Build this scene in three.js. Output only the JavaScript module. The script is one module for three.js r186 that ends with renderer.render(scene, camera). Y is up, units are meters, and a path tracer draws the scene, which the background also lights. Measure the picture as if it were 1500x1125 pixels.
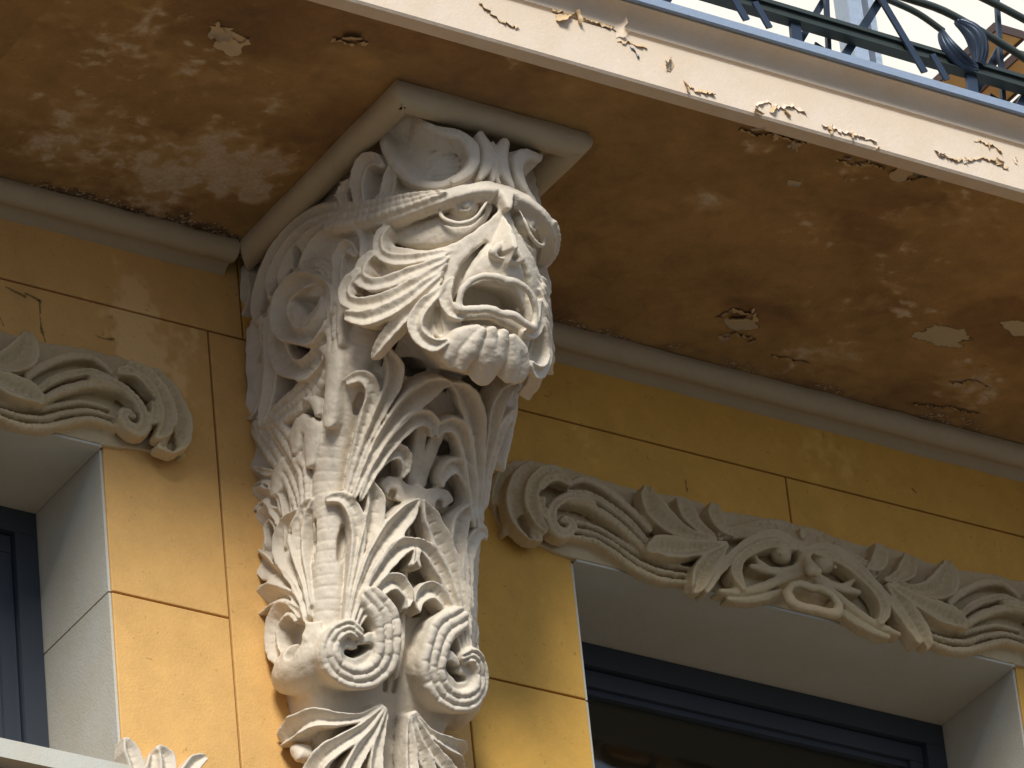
import * as THREE from 'three';
import { mergeGeometries } from 'three/addons/utils/BufferGeometryUtils.js';

// ---------------------------------------------------------------- camera, sky, sun, exposure
const F = 9500, CX = 750, CY = 562.5;                    // long lens, in pixels of the 1500 x 1125 photograph
const YAW = 0.6102, PITCH = 0.5580, ROLL = -0.1049, DIST = 19;
const fw = new THREE.Vector3(Math.sin(YAW) * Math.cos(PITCH), Math.sin(PITCH), -Math.cos(YAW) * Math.cos(PITCH));
const r0 = new THREE.Vector3(Math.cos(YAW), 0, Math.sin(YAW)), u0 = new THREE.Vector3().crossVectors(r0, fw);
const rt = r0.clone().multiplyScalar(Math.cos(ROLL)).addScaledVector(u0, Math.sin(ROLL));
const up = u0.clone().multiplyScalar(Math.cos(ROLL)).addScaledVector(r0, -Math.sin(ROLL));
const CAM = new THREE.Vector3(0, 12, 0).addScaledVector(fw, -DIST);
const scene = new THREE.Scene();
const camera = new THREE.PerspectiveCamera(2 * Math.atan(CY / F) * 180 / Math.PI, 4 / 3, 0.5, 2000);
camera.position.copy(CAM); camera.up.copy(up); camera.lookAt(CAM.clone().add(fw));
camera.updateMatrixWorld();
const renderer = new THREE.WebGLRenderer();
renderer.toneMapping = THREE.LinearToneMapping;
renderer.toneMappingExposure = 1.24;
renderer.shadowMap.enabled = true;

{ // bright hazy sky, pale at the horizon and soft blue overhead
  const w = 256, h = 128, d = new Float32Array(w * h * 4);
  for (let j = 0; j < h; j++) for (let i = 0; i < w; i++) {
    const e = Math.max(0, ((j + .5) / h - .5) * 2), o = (j * w + i) * 4, t = Math.pow(e, .55);
    d[o] = .36 + .14 * t; d[o + 1] = .40 + .26 * t; d[o + 2] = .46 + .50 * t; d[o + 3] = 1;
  }
  const t = new THREE.DataTexture(d, w, h, THREE.RGBAFormat, THREE.FloatType);
  t.mapping = THREE.EquirectangularReflectionMapping; t.magFilter = THREE.LinearFilter; t.needsUpdate = true;
  scene.background = t; scene.environment = t;
}
const sun = new THREE.DirectionalLight(new THREE.Color(1, .965, .91), 3.5);
sun.position.set(-4.4, 12 + 5.6, 6.6); sun.target.position.set(0, 12, 0); sun.castShadow = true; sun.shadow.radius = 34;
Object.assign(sun.shadow.camera, { left: -6, right: 6, top: 6, bottom: -14, near: 1, far: 60 }); sun.shadow.mapSize.set(2048, 2048);
scene.add(sun, sun.target);

// ---------------------------------------------------------------- helpers
let seed = 7; const rnd = () => (seed = (seed * 16807) % 2147483647) / 2147483647;
const hash = (x, y, z) => { let n = Math.imul(x | 0, 374761393) + Math.imul(y | 0, 668265263) + Math.imul(z | 0, 2147483647 ^ 0x5bd1e995); n = Math.imul(n ^ (n >>> 13), 1274126177); return ((n ^ (n >>> 16)) >>> 0) / 4294967295; };
const sm = t => t * t * (3 - 2 * t), lerp = (a, b, t) => a + (b - a) * t, clamp = (x, a, b) => x < a ? a : x > b ? b : x;
const sstep = (a, b, x) => sm(clamp((x - a) / (b - a), 0, 1));
function noise(x, y, z) {
  const X = Math.floor(x), Y = Math.floor(y), Z = Math.floor(z), u = sm(x - X), v = sm(y - Y), w = sm(z - Z);
  const L = (k) => lerp(lerp(hash(X, Y, Z + k), hash(X + 1, Y, Z + k), u), lerp(hash(X, Y + 1, Z + k), hash(X + 1, Y + 1, Z + k), u), v);
  return lerp(L(0), L(1), w);
}
const fbm = (x, y, z = 0, o = 5) => { let s = 0, a = .5, t = 0; for (let i = 0; i < o; i++) { s += a * noise(x, y, z + i * 7.3); t += a; a *= .5; x *= 2.03; y *= 2.03; z *= 2.03; } return s / t; };
const taken = {};
const numbered = n => { const k = taken[n] = (taken[n] ?? -1) + 1; return k ? `${n}_${String(k).padStart(3, '0')}` : n; };
function put(name, geo, mat, parent = scene) {
  const m = new THREE.Mesh(geo, mat); m.castShadow = m.receiveShadow = true;
  m.name = parent === scene ? numbered(name) : name; parent.add(m); return m;
}
function thing(name, label, category, group) {
  const g = new THREE.Group(); g.name = numbered(name); g.userData = { label, category }; if (group) g.userData.group = group; scene.add(g); return g;
}
function structure(name, geo, mat) { const m = put(name, geo, mat); m.userData.kind = 'structure'; return m; }
const V3 = (x, y, z) => new THREE.Vector3(x, y, z);
const rayDir = (px, py) => fw.clone().multiplyScalar(F).addScaledVector(rt, px - CX).addScaledVector(up, CY - py).normalize();
const onPlane = (px, py, axis, val) => { const d = rayDir(px, py), t = (val - CAM[axis]) / d[axis]; return CAM.clone().addScaledVector(d, t); };
function box(x0, x1, y0, y1, z0, z1) { const g = new THREE.BoxGeometry(x1 - x0, y1 - y0, z1 - z0); g.translate((x0 + x1) / 2, (y0 + y1) / 2, (z0 + z1) / 2); return g; }
function metreUV(g, f) { const p = g.attributes.position, n = g.attributes.normal, uv = new Float32Array(p.count * 2);
  for (let i = 0; i < p.count; i++) { const q = f ? f(p.getX(i), p.getY(i), p.getZ(i), n.getX(i), n.getY(i), n.getZ(i)) : [p.getX(i) + p.getZ(i) * .83, p.getY(i) + p.getZ(i) * .37]; uv[2 * i] = q[0]; uv[2 * i + 1] = q[1]; }
  g.setAttribute('uv', new THREE.BufferAttribute(uv, 2)); return g; }
function bar(a, b, w, h, upv = V3(0, 0, 1)) { // rectangular bar between two points
  const d = b.clone().sub(a), L = d.length(), g = new THREE.BoxGeometry(w, h, L), m = new THREE.Matrix4();
  const z = d.normalize(), x = new THREE.Vector3().crossVectors(upv, z).normalize(), y = new THREE.Vector3().crossVectors(z, x);
  m.makeBasis(x, y, z); g.applyMatrix4(m); const c = a.clone().add(b).multiplyScalar(.5); g.translate(c.x, c.y, c.z); return g;
}
function tex(w, h, fn, srgb) { // fn(i, j) -> [r,g,b] 0..255
  const d = new Uint8Array(w * h * 4);
  for (let j = 0; j < h; j++) for (let i = 0; i < w; i++) { const c = fn(i, j), o = (j * w + i) * 4; d[o] = clamp(c[0], 0, 255); d[o + 1] = clamp(c[1], 0, 255); d[o + 2] = clamp(c[2], 0, 255); d[o + 3] = 255; }
  const t = new THREE.DataTexture(d, w, h); t.wrapS = t.wrapT = THREE.RepeatWrapping; t.magFilter = THREE.LinearFilter; t.minFilter = THREE.LinearMipmapLinearFilter; t.generateMipmaps = true;
  if (srgb) t.colorSpace = THREE.SRGBColorSpace; t.needsUpdate = true; return t;
}
const tileable = (i, j, n, f) => { const u = i / n, v = j / n; // blend so that the tile repeats
  const a = fbm(u * f, v * f), b = fbm((u + 1) * f, v * f), c = fbm(u * f, (v + 1) * f), d = fbm((u + 1) * f, (v + 1) * f);
  return (a * u + b * (1 - u)) * v + (c * u + d * (1 - u)) * (1 - v); };
const tileMap = (n, f) => { const a = new Float32Array(n * n); for (let j = 0; j < n; j++) for (let i = 0; i < n; i++) a[j * n + i] = tileable(i, j, n, f); return (i, j) => a[(j & (n - 1)) * n + (i & (n - 1))]; };
const TF = tileMap(256, 30), TM = tileMap(256, 6), TC = tileMap(256, 3);           // fine, middle and coarse noise shared by the textures
const lin2s = v => 255 * (v <= .0031308 ? 12.92 * v : 1.055 * Math.pow(v, 1 / 2.4) - .055);

// ---------------------------------------------------------------- materials
const grain = tex(512, 512, (i, j) => { const a = TF(i, j), b = TM(i, j), v = 128 + (a - .5) * 200 + (b - .5) * 160; return [v, v, v]; });
const creamTex = tex(512, 512, (i, j) => { const a = TF(i, j) - .5, b = TC(i, j) - .5, c = TM(j + 70, i); const k = (1 + a * .16 + b * .22 - (c > .60 ? (c - .60) * 1.3 : 0)) * (TF(j + 40, i * 2) > .70 ? .72 : 1);
  return [lin2s(.63 * k), lin2s(.55 * k * (1 - b * .04)), lin2s(.43 * k * (1 - b * .12))]; }, true);
const mkTex = (base, amt, warm = .1) => tex(512, 512, (i, j) => { const a = TF(i, j) - .5, b = TC(i + 31, j) - .5, c = TM(j, i + 90) - .5; const k = 1 + a * .10 + b * amt + c * amt * .7;
  return [lin2s(base[0] * k), lin2s(base[1] * k * (1 + c * warm)), lin2s(base[2] * k * (1 + c * warm * 3))]; }, true);
const mat = (o) => new THREE.MeshStandardMaterial({ roughness: .85, metalness: 0, ...o });
const rep = (t, s) => { const c = t.clone(); c.repeat.set(s, s); c.needsUpdate = true; return c; };
const M = {
  cream: mat({ map: rep(creamTex, 1.6), bumpMap: rep(grain, 5), bumpScale: .0014, roughness: .72 }),
  creamWarm: mat({ map: rep(mkTex([.54, .425, .25], .26), 1.6), bumpMap: rep(grain, 5), bumpScale: .002, roughness: .78 }),
  cornice: mat({ map: rep(mkTex([.50, .405, .265], .22), 1.3), bumpMap: rep(grain, 4), bumpScale: .0018, roughness: .75 }),
  ochre: mat({ map: rep(mkTex([.66, .365, .075], .16), .9), bumpMap: rep(grain, 3), bumpScale: .0018, roughness: .82 }),
  peach: mat({ map: rep(mkTex([.67, .39, .135], .16), .9), bumpMap: rep(grain, 3), bumpScale: .0018, roughness: .82 }),
  joint: mat({ color: new THREE.Color().setRGB(.24, .13, .035), roughness: .95 }),
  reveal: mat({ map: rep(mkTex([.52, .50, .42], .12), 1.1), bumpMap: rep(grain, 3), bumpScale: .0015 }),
  frame: mat({ color: new THREE.Color().setRGB(.036, .046, .062), roughness: .42 }),
  glass: new THREE.MeshPhysicalMaterial({ color: new THREE.Color().setRGB(.93, .96, .95), roughness: .03, transmission: 1, thickness: 0, ior: 1.5 }),
  room: mat({ color: new THREE.Color().setRGB(.30, .27, .23) }),
  curtain: mat({ color: new THREE.Color().setRGB(.5, .44, .36), roughness: 1 }),
  zinc: mat({ map: rep(mkTex([.30, .36, .44], .3), 2), roughness: .5, metalness: .35, bumpMap: rep(grain, 3), bumpScale: .002 }),
  iron: mat({ map: rep(mkTex([.035, .05, .075], .5), 2), roughness: .38, metalness: .4 }),
  ironGreen: mat({ map: rep(mkTex([.045, .055, .045], .5), 2), roughness: .42, metalness: .3 }),
  whiteWall: mat({ map: rep(mkTex([.80, .76, .66], .06), 1), roughness: .8 }),
  wood: mat({ map: rep(mkTex([.62, .44, .22], .3), 2), roughness: .8 }),
  woodDark: mat({ color: new THREE.Color().setRGB(.06, .035, .03), roughness: .8 }),
  asphalt: mat({ map: rep(mkTex([.062, .056, .048], .3), .5), roughness: .95 }),
  paving: mat({ map: rep(mkTex([.22, .195, .16], .2), .5), roughness: .9 }),
};

// ---------------------------------------------------------------- carving engine: a distance field on a grid, meshed and split into the carved pieces
const XC = -.64;                                             // the corbel's plane of symmetry
function interp(tab, y) { if (y <= tab[0][0]) return tab[0][1]; for (let i = 1; i < tab.length; i++) if (y <= tab[i][0]) { const t = (y - tab[i - 1][0]) / (tab[i][0] - tab[i - 1][0]); return lerp(tab[i - 1][1], tab[i][1], t); } return tab[tab.length - 1][1]; }
function spline(tab, n = 400) { // smoothed lookup
  const y0 = tab[0][0], y1 = tab[tab.length - 1][0], s = (y1 - y0) / 60, a = new Float32Array(n + 1);
  for (let i = 0; i <= n; i++) { const y = lerp(y0, y1, i / n); let v = 0; for (let k = -2; k <= 2; k++) v += interp(tab, y + k * s) / 5; a[i] = v; }
  return y => { const t = clamp((y - y0) / (y1 - y0), 0, .99999) * n, i = t | 0; return a[i] + (a[i + 1] - a[i]) * (t - i); };
}
class Field {
  constructor(b, c) { this.b = b; this.c = c; this.nx = Math.ceil((b[1] - b[0]) / c) + 1; this.ny = Math.ceil((b[3] - b[2]) / c) + 1; this.nz = Math.ceil((b[5] - b[4]) / c) + 1;
    this.phi = new Float32Array(this.nx * this.ny * this.nz).fill(1); this.id = new Int16Array(this.phi.length); this.names = ['body']; this.parents = [null]; this.imax = this.nx - 1; }
  range(lo, hi) { const { b, c } = this; return [Math.max(0, Math.floor((lo[0] - b[0]) / c)), Math.min(this.imax, Math.ceil((hi[0] - b[0]) / c)), Math.max(0, Math.floor((lo[1] - b[2]) / c)), Math.min(this.ny - 1, Math.ceil((hi[1] - b[2]) / c)), Math.max(0, Math.floor((lo[2] - b[4]) / c)), Math.min(this.nz - 1, Math.ceil((hi[2] - b[4]) / c))]; }
  newId(name, parent) { this.names.push(name); this.parents.push(parent || null); return this.names.length - 1; }
  each(r, fn) { const { nx, ny, c, b } = this; for (let k = r[4]; k <= r[5]; k++) for (let j = r[2]; j <= r[3]; j++) { let o = (k * ny + j) * nx + r[0]; const y = b[2] + j * c, z = b[4] + k * c; for (let i = r[0]; i <= r[1]; i++, o++) fn(o, b[0] + i * c, y, z); } }
  blend(o, d, id, k, mode) { const p = this.phi;
    if (mode === 'cut') { const a = p[o], q = -d, h = Math.max(k - Math.abs(a - q), 0) / k; p[o] = Math.max(a, q) + h * h * k * .25; }
    else { const a = p[o], h = Math.max(k - Math.abs(a - d), 0) / k; if (d < a) this.id[o] = id; p[o] = Math.min(a, d) - h * h * k * .25; } }
  // a list of samples {p,n,w,a}; section(s, a, w, t) -> height of the top over the sample
  strip(S, { section, depth = .04, id, k = .006, mode = 'add', tube = false }) {
    const pad = 3 * this.c; let lo = [9e9, 9e9, 9e9], hi = [-9e9, -9e9, -9e9];
    for (const q of S) { const e = (tube ? q.w : Math.hypot(q.w, depth) * .97) + pad; q.e = e; const P = [q.p.x, q.p.y, q.p.z]; for (let i = 0; i < 3; i++) { lo[i] = Math.min(lo[i], P[i] - e); hi[i] = Math.max(hi[i], P[i] + e); } }
    const R = this.range(lo, hi); if (R[1] < R[0] || R[3] < R[2] || R[5] < R[4]) return;
    const mx = R[1] - R[0] + 1, my = R[3] - R[2] + 1, mz = R[5] - R[4] + 1, near = new Float32Array(mx * my * mz).fill(9), val = new Float32Array(mx * my * mz);
    const { b, c } = this;
    for (let i = 0; i + 1 < S.length; i++) {
      const A = S[i], B = S[i + 1], e = Math.max(A.e, B.e), dx = B.p.x - A.p.x, dy = B.p.y - A.p.y, dz = B.p.z - A.p.z, L2 = dx * dx + dy * dy + dz * dz || 1e-12, L = Math.sqrt(L2);
      const r = this.range([Math.min(A.p.x, B.p.x) - e, Math.min(A.p.y, B.p.y) - e, Math.min(A.p.z, B.p.z) - e], [Math.max(A.p.x, B.p.x) + e, Math.max(A.p.y, B.p.y) + e, Math.max(A.p.z, B.p.z) + e]);
      for (let kk = r[4]; kk <= r[5]; kk++) for (let jj = r[2]; jj <= r[3]; jj++) { const y = b[2] + jj * c, z = b[4] + kk * c; let o = ((kk - R[4]) * my + jj - R[2]) * mx + r[0] - R[0];
        for (let ii = r[0]; ii <= r[1]; ii++, o++) { const x = b[0] + ii * c;
          const qx = x - A.p.x, qy = y - A.p.y, qz = z - A.p.z; let s = (qx * dx + qy * dy + qz * dz) / L2; const sc = s < 0 ? 0 : s > 1 ? 1 : s;
          const rx = qx - dx * sc, ry = qy - dy * sc, rz = qz - dz * sc, dd = rx * rx + ry * ry + rz * rz;
          if (dd >= near[o] || dd > e * e) continue; near[o] = dd; const w = A.w + (B.w - A.w) * sc;
          if (tube) { val[o] = Math.sqrt(dd) - w; continue; }
          const nX = A.n.x + (B.n.x - A.n.x) * sc, nY = A.n.y + (B.n.y - A.n.y) * sc, nZ = A.n.z + (B.n.z - A.n.z) * sc, bX = A.b.x + (B.b.x - A.b.x) * sc, bY = A.b.y + (B.b.y - A.b.y) * sc, bZ = A.b.z + (B.b.z - A.b.z) * sc;
          const h = rx * nX + ry * nY + rz * nZ, d = rx * bX + ry * bY + rz * bZ, ex = (s - sc) * L, lat = Math.sqrt(d * d + ex * ex), a = A.a + (B.a - A.a) * sc;
          const H = section(clamp(d / (w + 1e-6), -1.2, 1.2), a, w, lat / (w + 1e-6));
          const top = (h - H) * .8, v1 = lat - w, km = .006, hh = Math.max(km - Math.abs(top - v1), 0) / km;
          val[o] = Math.max(Math.max(top, v1) + hh * hh * km * .25, -h - depth);
        } }
    }
    let o2 = 0; for (let kk = 0; kk < mz; kk++) for (let jj = 0; jj < my; jj++) { let g = ((kk + R[4]) * this.ny + jj + R[2]) * this.nx + R[0]; for (let ii = 0; ii < mx; ii++, o2++, g++) if (near[o2] < 8 && (mode === 'cut' ? val[o2] < .02 : val[o2] < .05)) this.blend(g, val[o2], id, k, mode); }
  }
  ball(p, rad, { id, k = .006, mode = 'add', frame }) { const R = Math.max(...rad) + 4 * this.c, m = Math.min(...rad);
    this.each(this.range([p.x - R, p.y - R, p.z - R], [p.x + R, p.y + R, p.z + R]), (o, x, y, z) => { const dx = x - p.x, dy = y - p.y, dz = z - p.z; let a = dx, b = dy, c = dz;
      if (frame) { a = dx * frame[0].x + dy * frame[0].y + dz * frame[0].z; b = dx * frame[1].x + dy * frame[1].y + dz * frame[1].z; c = dx * frame[2].x + dy * frame[2].y + dz * frame[2].z; }
      const g = Math.sqrt((a / rad[0]) ** 2 + (b / rad[1]) ** 2 + (c / rad[2]) ** 2); this.blend(o, (g - 1) * m, id, k, mode); }); }
  plate(poly, base, lift, { id, k = .006, mode = 'add', depth = .05, rim = .008, slope = .6, bowl = .03 }) { // outlined piece; dishes in from its rim
    const c = V3(0, 0, 0), n = V3(0, 0, 0); for (const q of poly) { c.add(q.p); n.add(q.n); } c.divideScalar(poly.length); n.normalize();
    const U = new THREE.Vector3().crossVectors(V3(0, 1, 0), n).normalize(), W = new THREE.Vector3().crossVectors(n, U), P2 = poly.map(q => [q.p.clone().sub(c).dot(U), q.p.clone().sub(c).dot(W)]);
    const lo = [9e9, 9e9, 9e9], hi = [-9e9, -9e9, -9e9]; for (const q of poly) { const a = [q.p.x, q.p.y, q.p.z]; for (let i = 0; i < 3; i++) { lo[i] = Math.min(lo[i], a[i] - depth - .02); hi[i] = Math.max(hi[i], a[i] + depth + .02); } }
    this.each(this.range(lo, hi), (o, x, y, z) => { const h = base(x, y, z) - lift; if (h > .03 || h < -depth - .03) return; const qx = x - c.x, qy = y - c.y, qz = z - c.z, u = qx * U.x + qy * U.y + qz * U.z, v = qx * W.x + qy * W.y + qz * W.z; let d = 9e9, ins = false;
      for (let i = 0, j = P2.length - 1; i < P2.length; j = i++) { const [ax, ay] = P2[i], [bx, by] = P2[j], ex = bx - ax, ey = by - ay, t = clamp(((u - ax) * ex + (v - ay) * ey) / (ex * ex + ey * ey + 1e-12), 0, 1), px = u - ax - ex * t, py = v - ay - ey * t; d = Math.min(d, px * px + py * py); if ((ay > v) !== (by > v) && u < (bx - ax) * (v - ay) / (by - ay) + ax) ins = !ins; }
      d = Math.sqrt(d) * (ins ? -1 : 1); if (d > .03) return; const H = -bowl * sstep(rim, rim + bowl / slope, -d);
      this.blend(o, Math.max(d, (h - H) * .8, -h - depth), id, k, mode); });
  }
  mirrorX(mid) { // the right half repeats the left; pieces that do not reach the middle become pieces of their own
    const { nx, ny, nz, phi, id } = this, n0 = this.names.length, central = new Uint8Array(n0); central[0] = 1; if (this.central) for (const q of this.central) central[q] = 1;
    for (let i = 1; i < n0; i++) { this.names.push(this.names[i]); this.parents.push(this.parents[i]); }
    for (let r = 0; r < ny * nz; r++) for (let q = 1; mid + q < nx; q++) { const a = r * nx + mid - q, o = r * nx + mid + q; phi[o] = phi[a]; const v = id[a]; id[o] = central[v] ? v : v + n0 - 1; }
    this.imax = nx - 1; }
  mesh(group, material, parentOf) { // surface nets
    const { nx, ny, nz, c, b, phi, id } = this, pos = [], vid = [], quads = []; let prev = new Int32Array(nx * ny).fill(-1), cur = new Int32Array(nx * ny).fill(-1);
    const E = [[0, 1], [2, 3], [4, 5], [6, 7], [0, 2], [1, 3], [4, 6], [5, 7], [0, 4], [1, 5], [2, 6], [3, 7]], sx = 1, sy = nx, sz = nx * ny, off = [0, sx, sy, sx + sy, sz, sx + sz, sy + sz, sx + sy + sz], g = new Float32Array(8); let nv = 0;
    for (let k = 0; k < nz - 1; k++) { cur.fill(-1);
      for (let j = 0; j < ny - 1; j++) for (let i = 0; i < nx - 1; i++) { const o = (k * ny + j) * nx + i; let mask = 0; for (let q = 0; q < 8; q++) { g[q] = phi[o + off[q]]; if (g[q] < 0) mask |= 1 << q; } if (mask === 0 || mask === 255) continue;
        let X = 0, Y = 0, Z = 0, n = 0; for (const [e0, e1] of E) { if (((mask >> e0) & 1) === ((mask >> e1) & 1)) continue; const t = g[e0] / (g[e0] - g[e1]); X += (e0 & 1) + (((e1 & 1) - (e0 & 1)) * t); Y += ((e0 >> 1) & 1) + ((((e1 >> 1) & 1) - ((e0 >> 1) & 1)) * t); Z += (e0 >> 2) + (((e1 >> 2) - (e0 >> 2)) * t); n++; }
        pos.push(b[0] + (i + X / n) * c, b[2] + (j + Y / n) * c, b[4] + (k + Z / n) * c);
        let bi = 0, bv = 9; for (let q = 0; q < 8; q++) if (g[q] < bv) { bv = g[q]; bi = q; } vid.push(id[o + off[bi]]); cur[j * nx + i] = nv++;
        const s0 = mask & 1, me = nv - 1;
        if (i > 0 && j > 0 && s0 !== ((mask >> 4) & 1)) { const p = cur[j * nx + i - 1], q = cur[(j - 1) * nx + i - 1], r = cur[(j - 1) * nx + i]; if (p >= 0 && q >= 0 && r >= 0) s0 ? quads.push(me, p, q, r) : quads.push(me, r, q, p); }
        if (j > 0 && k > 0 && s0 !== ((mask >> 1) & 1)) { const p = cur[(j - 1) * nx + i], q = prev[(j - 1) * nx + i], r = prev[j * nx + i]; if (p >= 0 && q >= 0 && r >= 0) s0 ? quads.push(me, p, q, r) : quads.push(me, r, q, p); }
        if (i > 0 && k > 0 && s0 !== ((mask >> 2) & 1)) { const p = prev[j * nx + i], q = prev[j * nx + i - 1], r = cur[j * nx + i - 1]; if (p >= 0 && q >= 0 && r >= 0) s0 ? quads.push(me, p, q, r) : quads.push(me, r, q, p); }
      } [prev, cur] = [cur, prev]; }
    const at = (x, y, z) => { const fx = clamp((x - b[0]) / c, 0, nx - 1.001), fy = clamp((y - b[2]) / c, 0, ny - 1.001), fz = clamp((z - b[4]) / c, 0, nz - 1.001), i = fx | 0, j = fy | 0, k = fz | 0, u = fx - i, v = fy - j, w = fz - k, o = (k * ny + j) * nx + i;
      return lerp(lerp(lerp(phi[o], phi[o + 1], u), lerp(phi[o + sy], phi[o + sy + 1], u), v), lerp(lerp(phi[o + sz], phi[o + sz + 1], u), lerp(phi[o + sz + sy], phi[o + sz + sy + 1], u), v), w); };
    const nor = new Float32Array(nv * 3), e = c * .8; for (let i = 0; i < nv; i++) { const x = pos[3 * i], y = pos[3 * i + 1], z = pos[3 * i + 2], a = at(x + e, y, z) - at(x - e, y, z), bb = at(x, y + e, z) - at(x, y - e, z), cc = at(x, y, z + e) - at(x, y, z - e), l = Math.hypot(a, bb, cc) || 1; nor[3 * i] = a / l; nor[3 * i + 1] = bb / l; nor[3 * i + 2] = cc / l; }
    const nq = quads.length / 4, bucket = [];
    const qn = new Int32Array(nq); for (let q = 0; q < nq; q++) qn[q] = vid[quads[4 * q]];
    const comps = () => { const par = new Int32Array(nq).map((_, i) => i), find = a => { while (par[a] !== a) a = par[a] = par[par[a]]; return a; }, first = new Map(); for (let q = 0; q < nq; q++) for (let c = 0; c < 4; c++) { const key = quads[4 * q + c] * 512 + qn[q], f = first.get(key); if (f === undefined) first.set(key, q); else par[find(q)] = find(f); } const size = new Int32Array(nq); for (let q = 0; q < nq; q++) { par[q] = find(q); size[par[q]]++; } return { par, size }; };
    for (let pass = 0; pass < 2; pass++) { const { par, size } = comps(), host = new Int16Array(nv).fill(-1); for (let q = 0; q < nq; q++) if (size[par[q]] >= 90) for (let c = 0; c < 4; c++) host[quads[4 * q + c]] = qn[q]; const to = new Map(); for (let q = 0; q < nq; q++) if (size[par[q]] < 90) for (let c = 0; c < 4; c++) { const h = host[quads[4 * q + c]]; if (h >= 0) to.set(par[q], h); } for (let q = 0; q < nq; q++) if (size[par[q]] < 90 && to.has(par[q])) qn[q] = to.get(par[q]); }
    { const { par, size } = comps(), ids = new Map(); bucket.length = 0; const nm = [], pr = []; for (let q = 0; q < nq; q++) { if (size[par[q]] < 12) continue; let k = ids.get(par[q]); if (k === undefined) { k = nm.length; ids.set(par[q], k); nm.push(this.names[qn[q]]); pr.push(this.parents[qn[q]]); bucket.push([]); } bucket[k].push(q); } this.names = nm; this.parents = pr; }
    const remap = new Int32Array(nv).fill(-1); let tris = 0;
    bucket.forEach((list, n) => { if (list.length < 4) return; const P = [], N = [], UV = [], I = [], used = [];
      const v = a => { if (remap[a] < 0) { remap[a] = P.length / 3; used.push(a); P.push(pos[3 * a], pos[3 * a + 1], pos[3 * a + 2]); N.push(nor[3 * a], nor[3 * a + 1], nor[3 * a + 2]); UV.push(pos[3 * a] + pos[3 * a + 2] * .83, pos[3 * a + 1] + pos[3 * a + 2] * .37); } return remap[a]; };
      for (const q of list) { const A = v(quads[4 * q]), B = v(quads[4 * q + 1]), C = v(quads[4 * q + 2]), D = v(quads[4 * q + 3]); I.push(A, B, C, A, C, D); }
      for (const a of used) remap[a] = -1; tris += I.length / 3;
      const ge = new THREE.BufferGeometry(); ge.setAttribute('position', new THREE.Float32BufferAttribute(P, 3)); ge.setAttribute('normal', new THREE.Float32BufferAttribute(N, 3)); ge.setAttribute('uv', new THREE.Float32BufferAttribute(UV, 2)); ge.setIndex(I);
      put(this.names[n], ge, material, parentOf(this.parents[n]) || group); });
    
  }
}
// profiles across a strip: s = -1..1 over the width, a = metres along it, w = half width
const tickAt = (a, L, tw) => { const i = Math.floor(a / L), f = a - (i + .5 + (hash(i, 3, 1) - .5) * .3) * L; return Math.exp(-(f * f) / (tw * tw)); };
const P = {
  round: (r = 1, tick = 0, L = .03) => (s, a, w) => -w * r * (1 - Math.sqrt(Math.max(0, 1 - s * s * .96))) - (tick ? tick * tickAt(a, L, .0035) : 0),
  scoop: (v = .6, m = 0, tick = .004, L = .028, rim = .84) => (s, a, w, lt) => { const x = s - m, q = Math.min(1, Math.sqrt(x * x + .006) / (x > 0 ? rim - m : rim + m)), e = Math.min(q, 1); return -w * v * (1 - e) - tick * tickAt(a, L, .0032) * (Math.abs(x) < .45 ? 1 : .0) * (w > .012 ? 1 : 0); },
  trap: (f = .4, v = .6) => (s, a, w) => -w * v * Math.max(0, Math.abs(s) - f) / (1 - f),
  flat: (r = .15) => (s, a, w) => -w * r * s * s * s * s,
  ridge: (v = .5, tick = 0, L = .03) => (s, a, w) => -w * v * Math.abs(s) - tick * tickAt(a, L, .0035),
  beads: (n = 3, g = .012, L = .022, g2 = .006) => (s, a) => { const u = (clamp(s, -.999, .999) + 1) / 2 * n, row = Math.floor(u), f = Math.abs(Math.sin(Math.PI * u)); return -g * (1 - Math.sqrt(f)) - g2 * Math.pow(1 - Math.abs(Math.sin(Math.PI * (a / L + row * .21))), 4); },
};
function catmull(pts, step) { const out = [], n = pts.length, m = pts[0].length; // pts: [x, y, w, lift]
  for (let i = 0; i + 1 < n; i++) { const p0 = pts[Math.max(0, i - 1)], p1 = pts[i], p2 = pts[i + 1], p3 = pts[Math.min(n - 1, i + 2)], L = Math.hypot(p2[0] - p1[0], p2[1] - p1[1]), k = Math.max(1, Math.round(L / step));
    for (let q = 0; q < k; q++) { const t = q / k, t2 = t * t, t3 = t2 * t, o = []; for (let c = 0; c < m; c++) o.push(c < 2 ? .5 * (2 * p1[c] + (p2[c] - p0[c]) * t + (2 * p0[c] - 5 * p1[c] + 4 * p2[c] - p3[c]) * t2 + (3 * p1[c] - p0[c] - 3 * p2[c] + p3[c]) * t3) : lerp(p1[c], p2[c], sm(t) * .5 + t * .5)); out.push(o); } }
  out.push(pts[n - 1].slice()); return out; }
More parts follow.
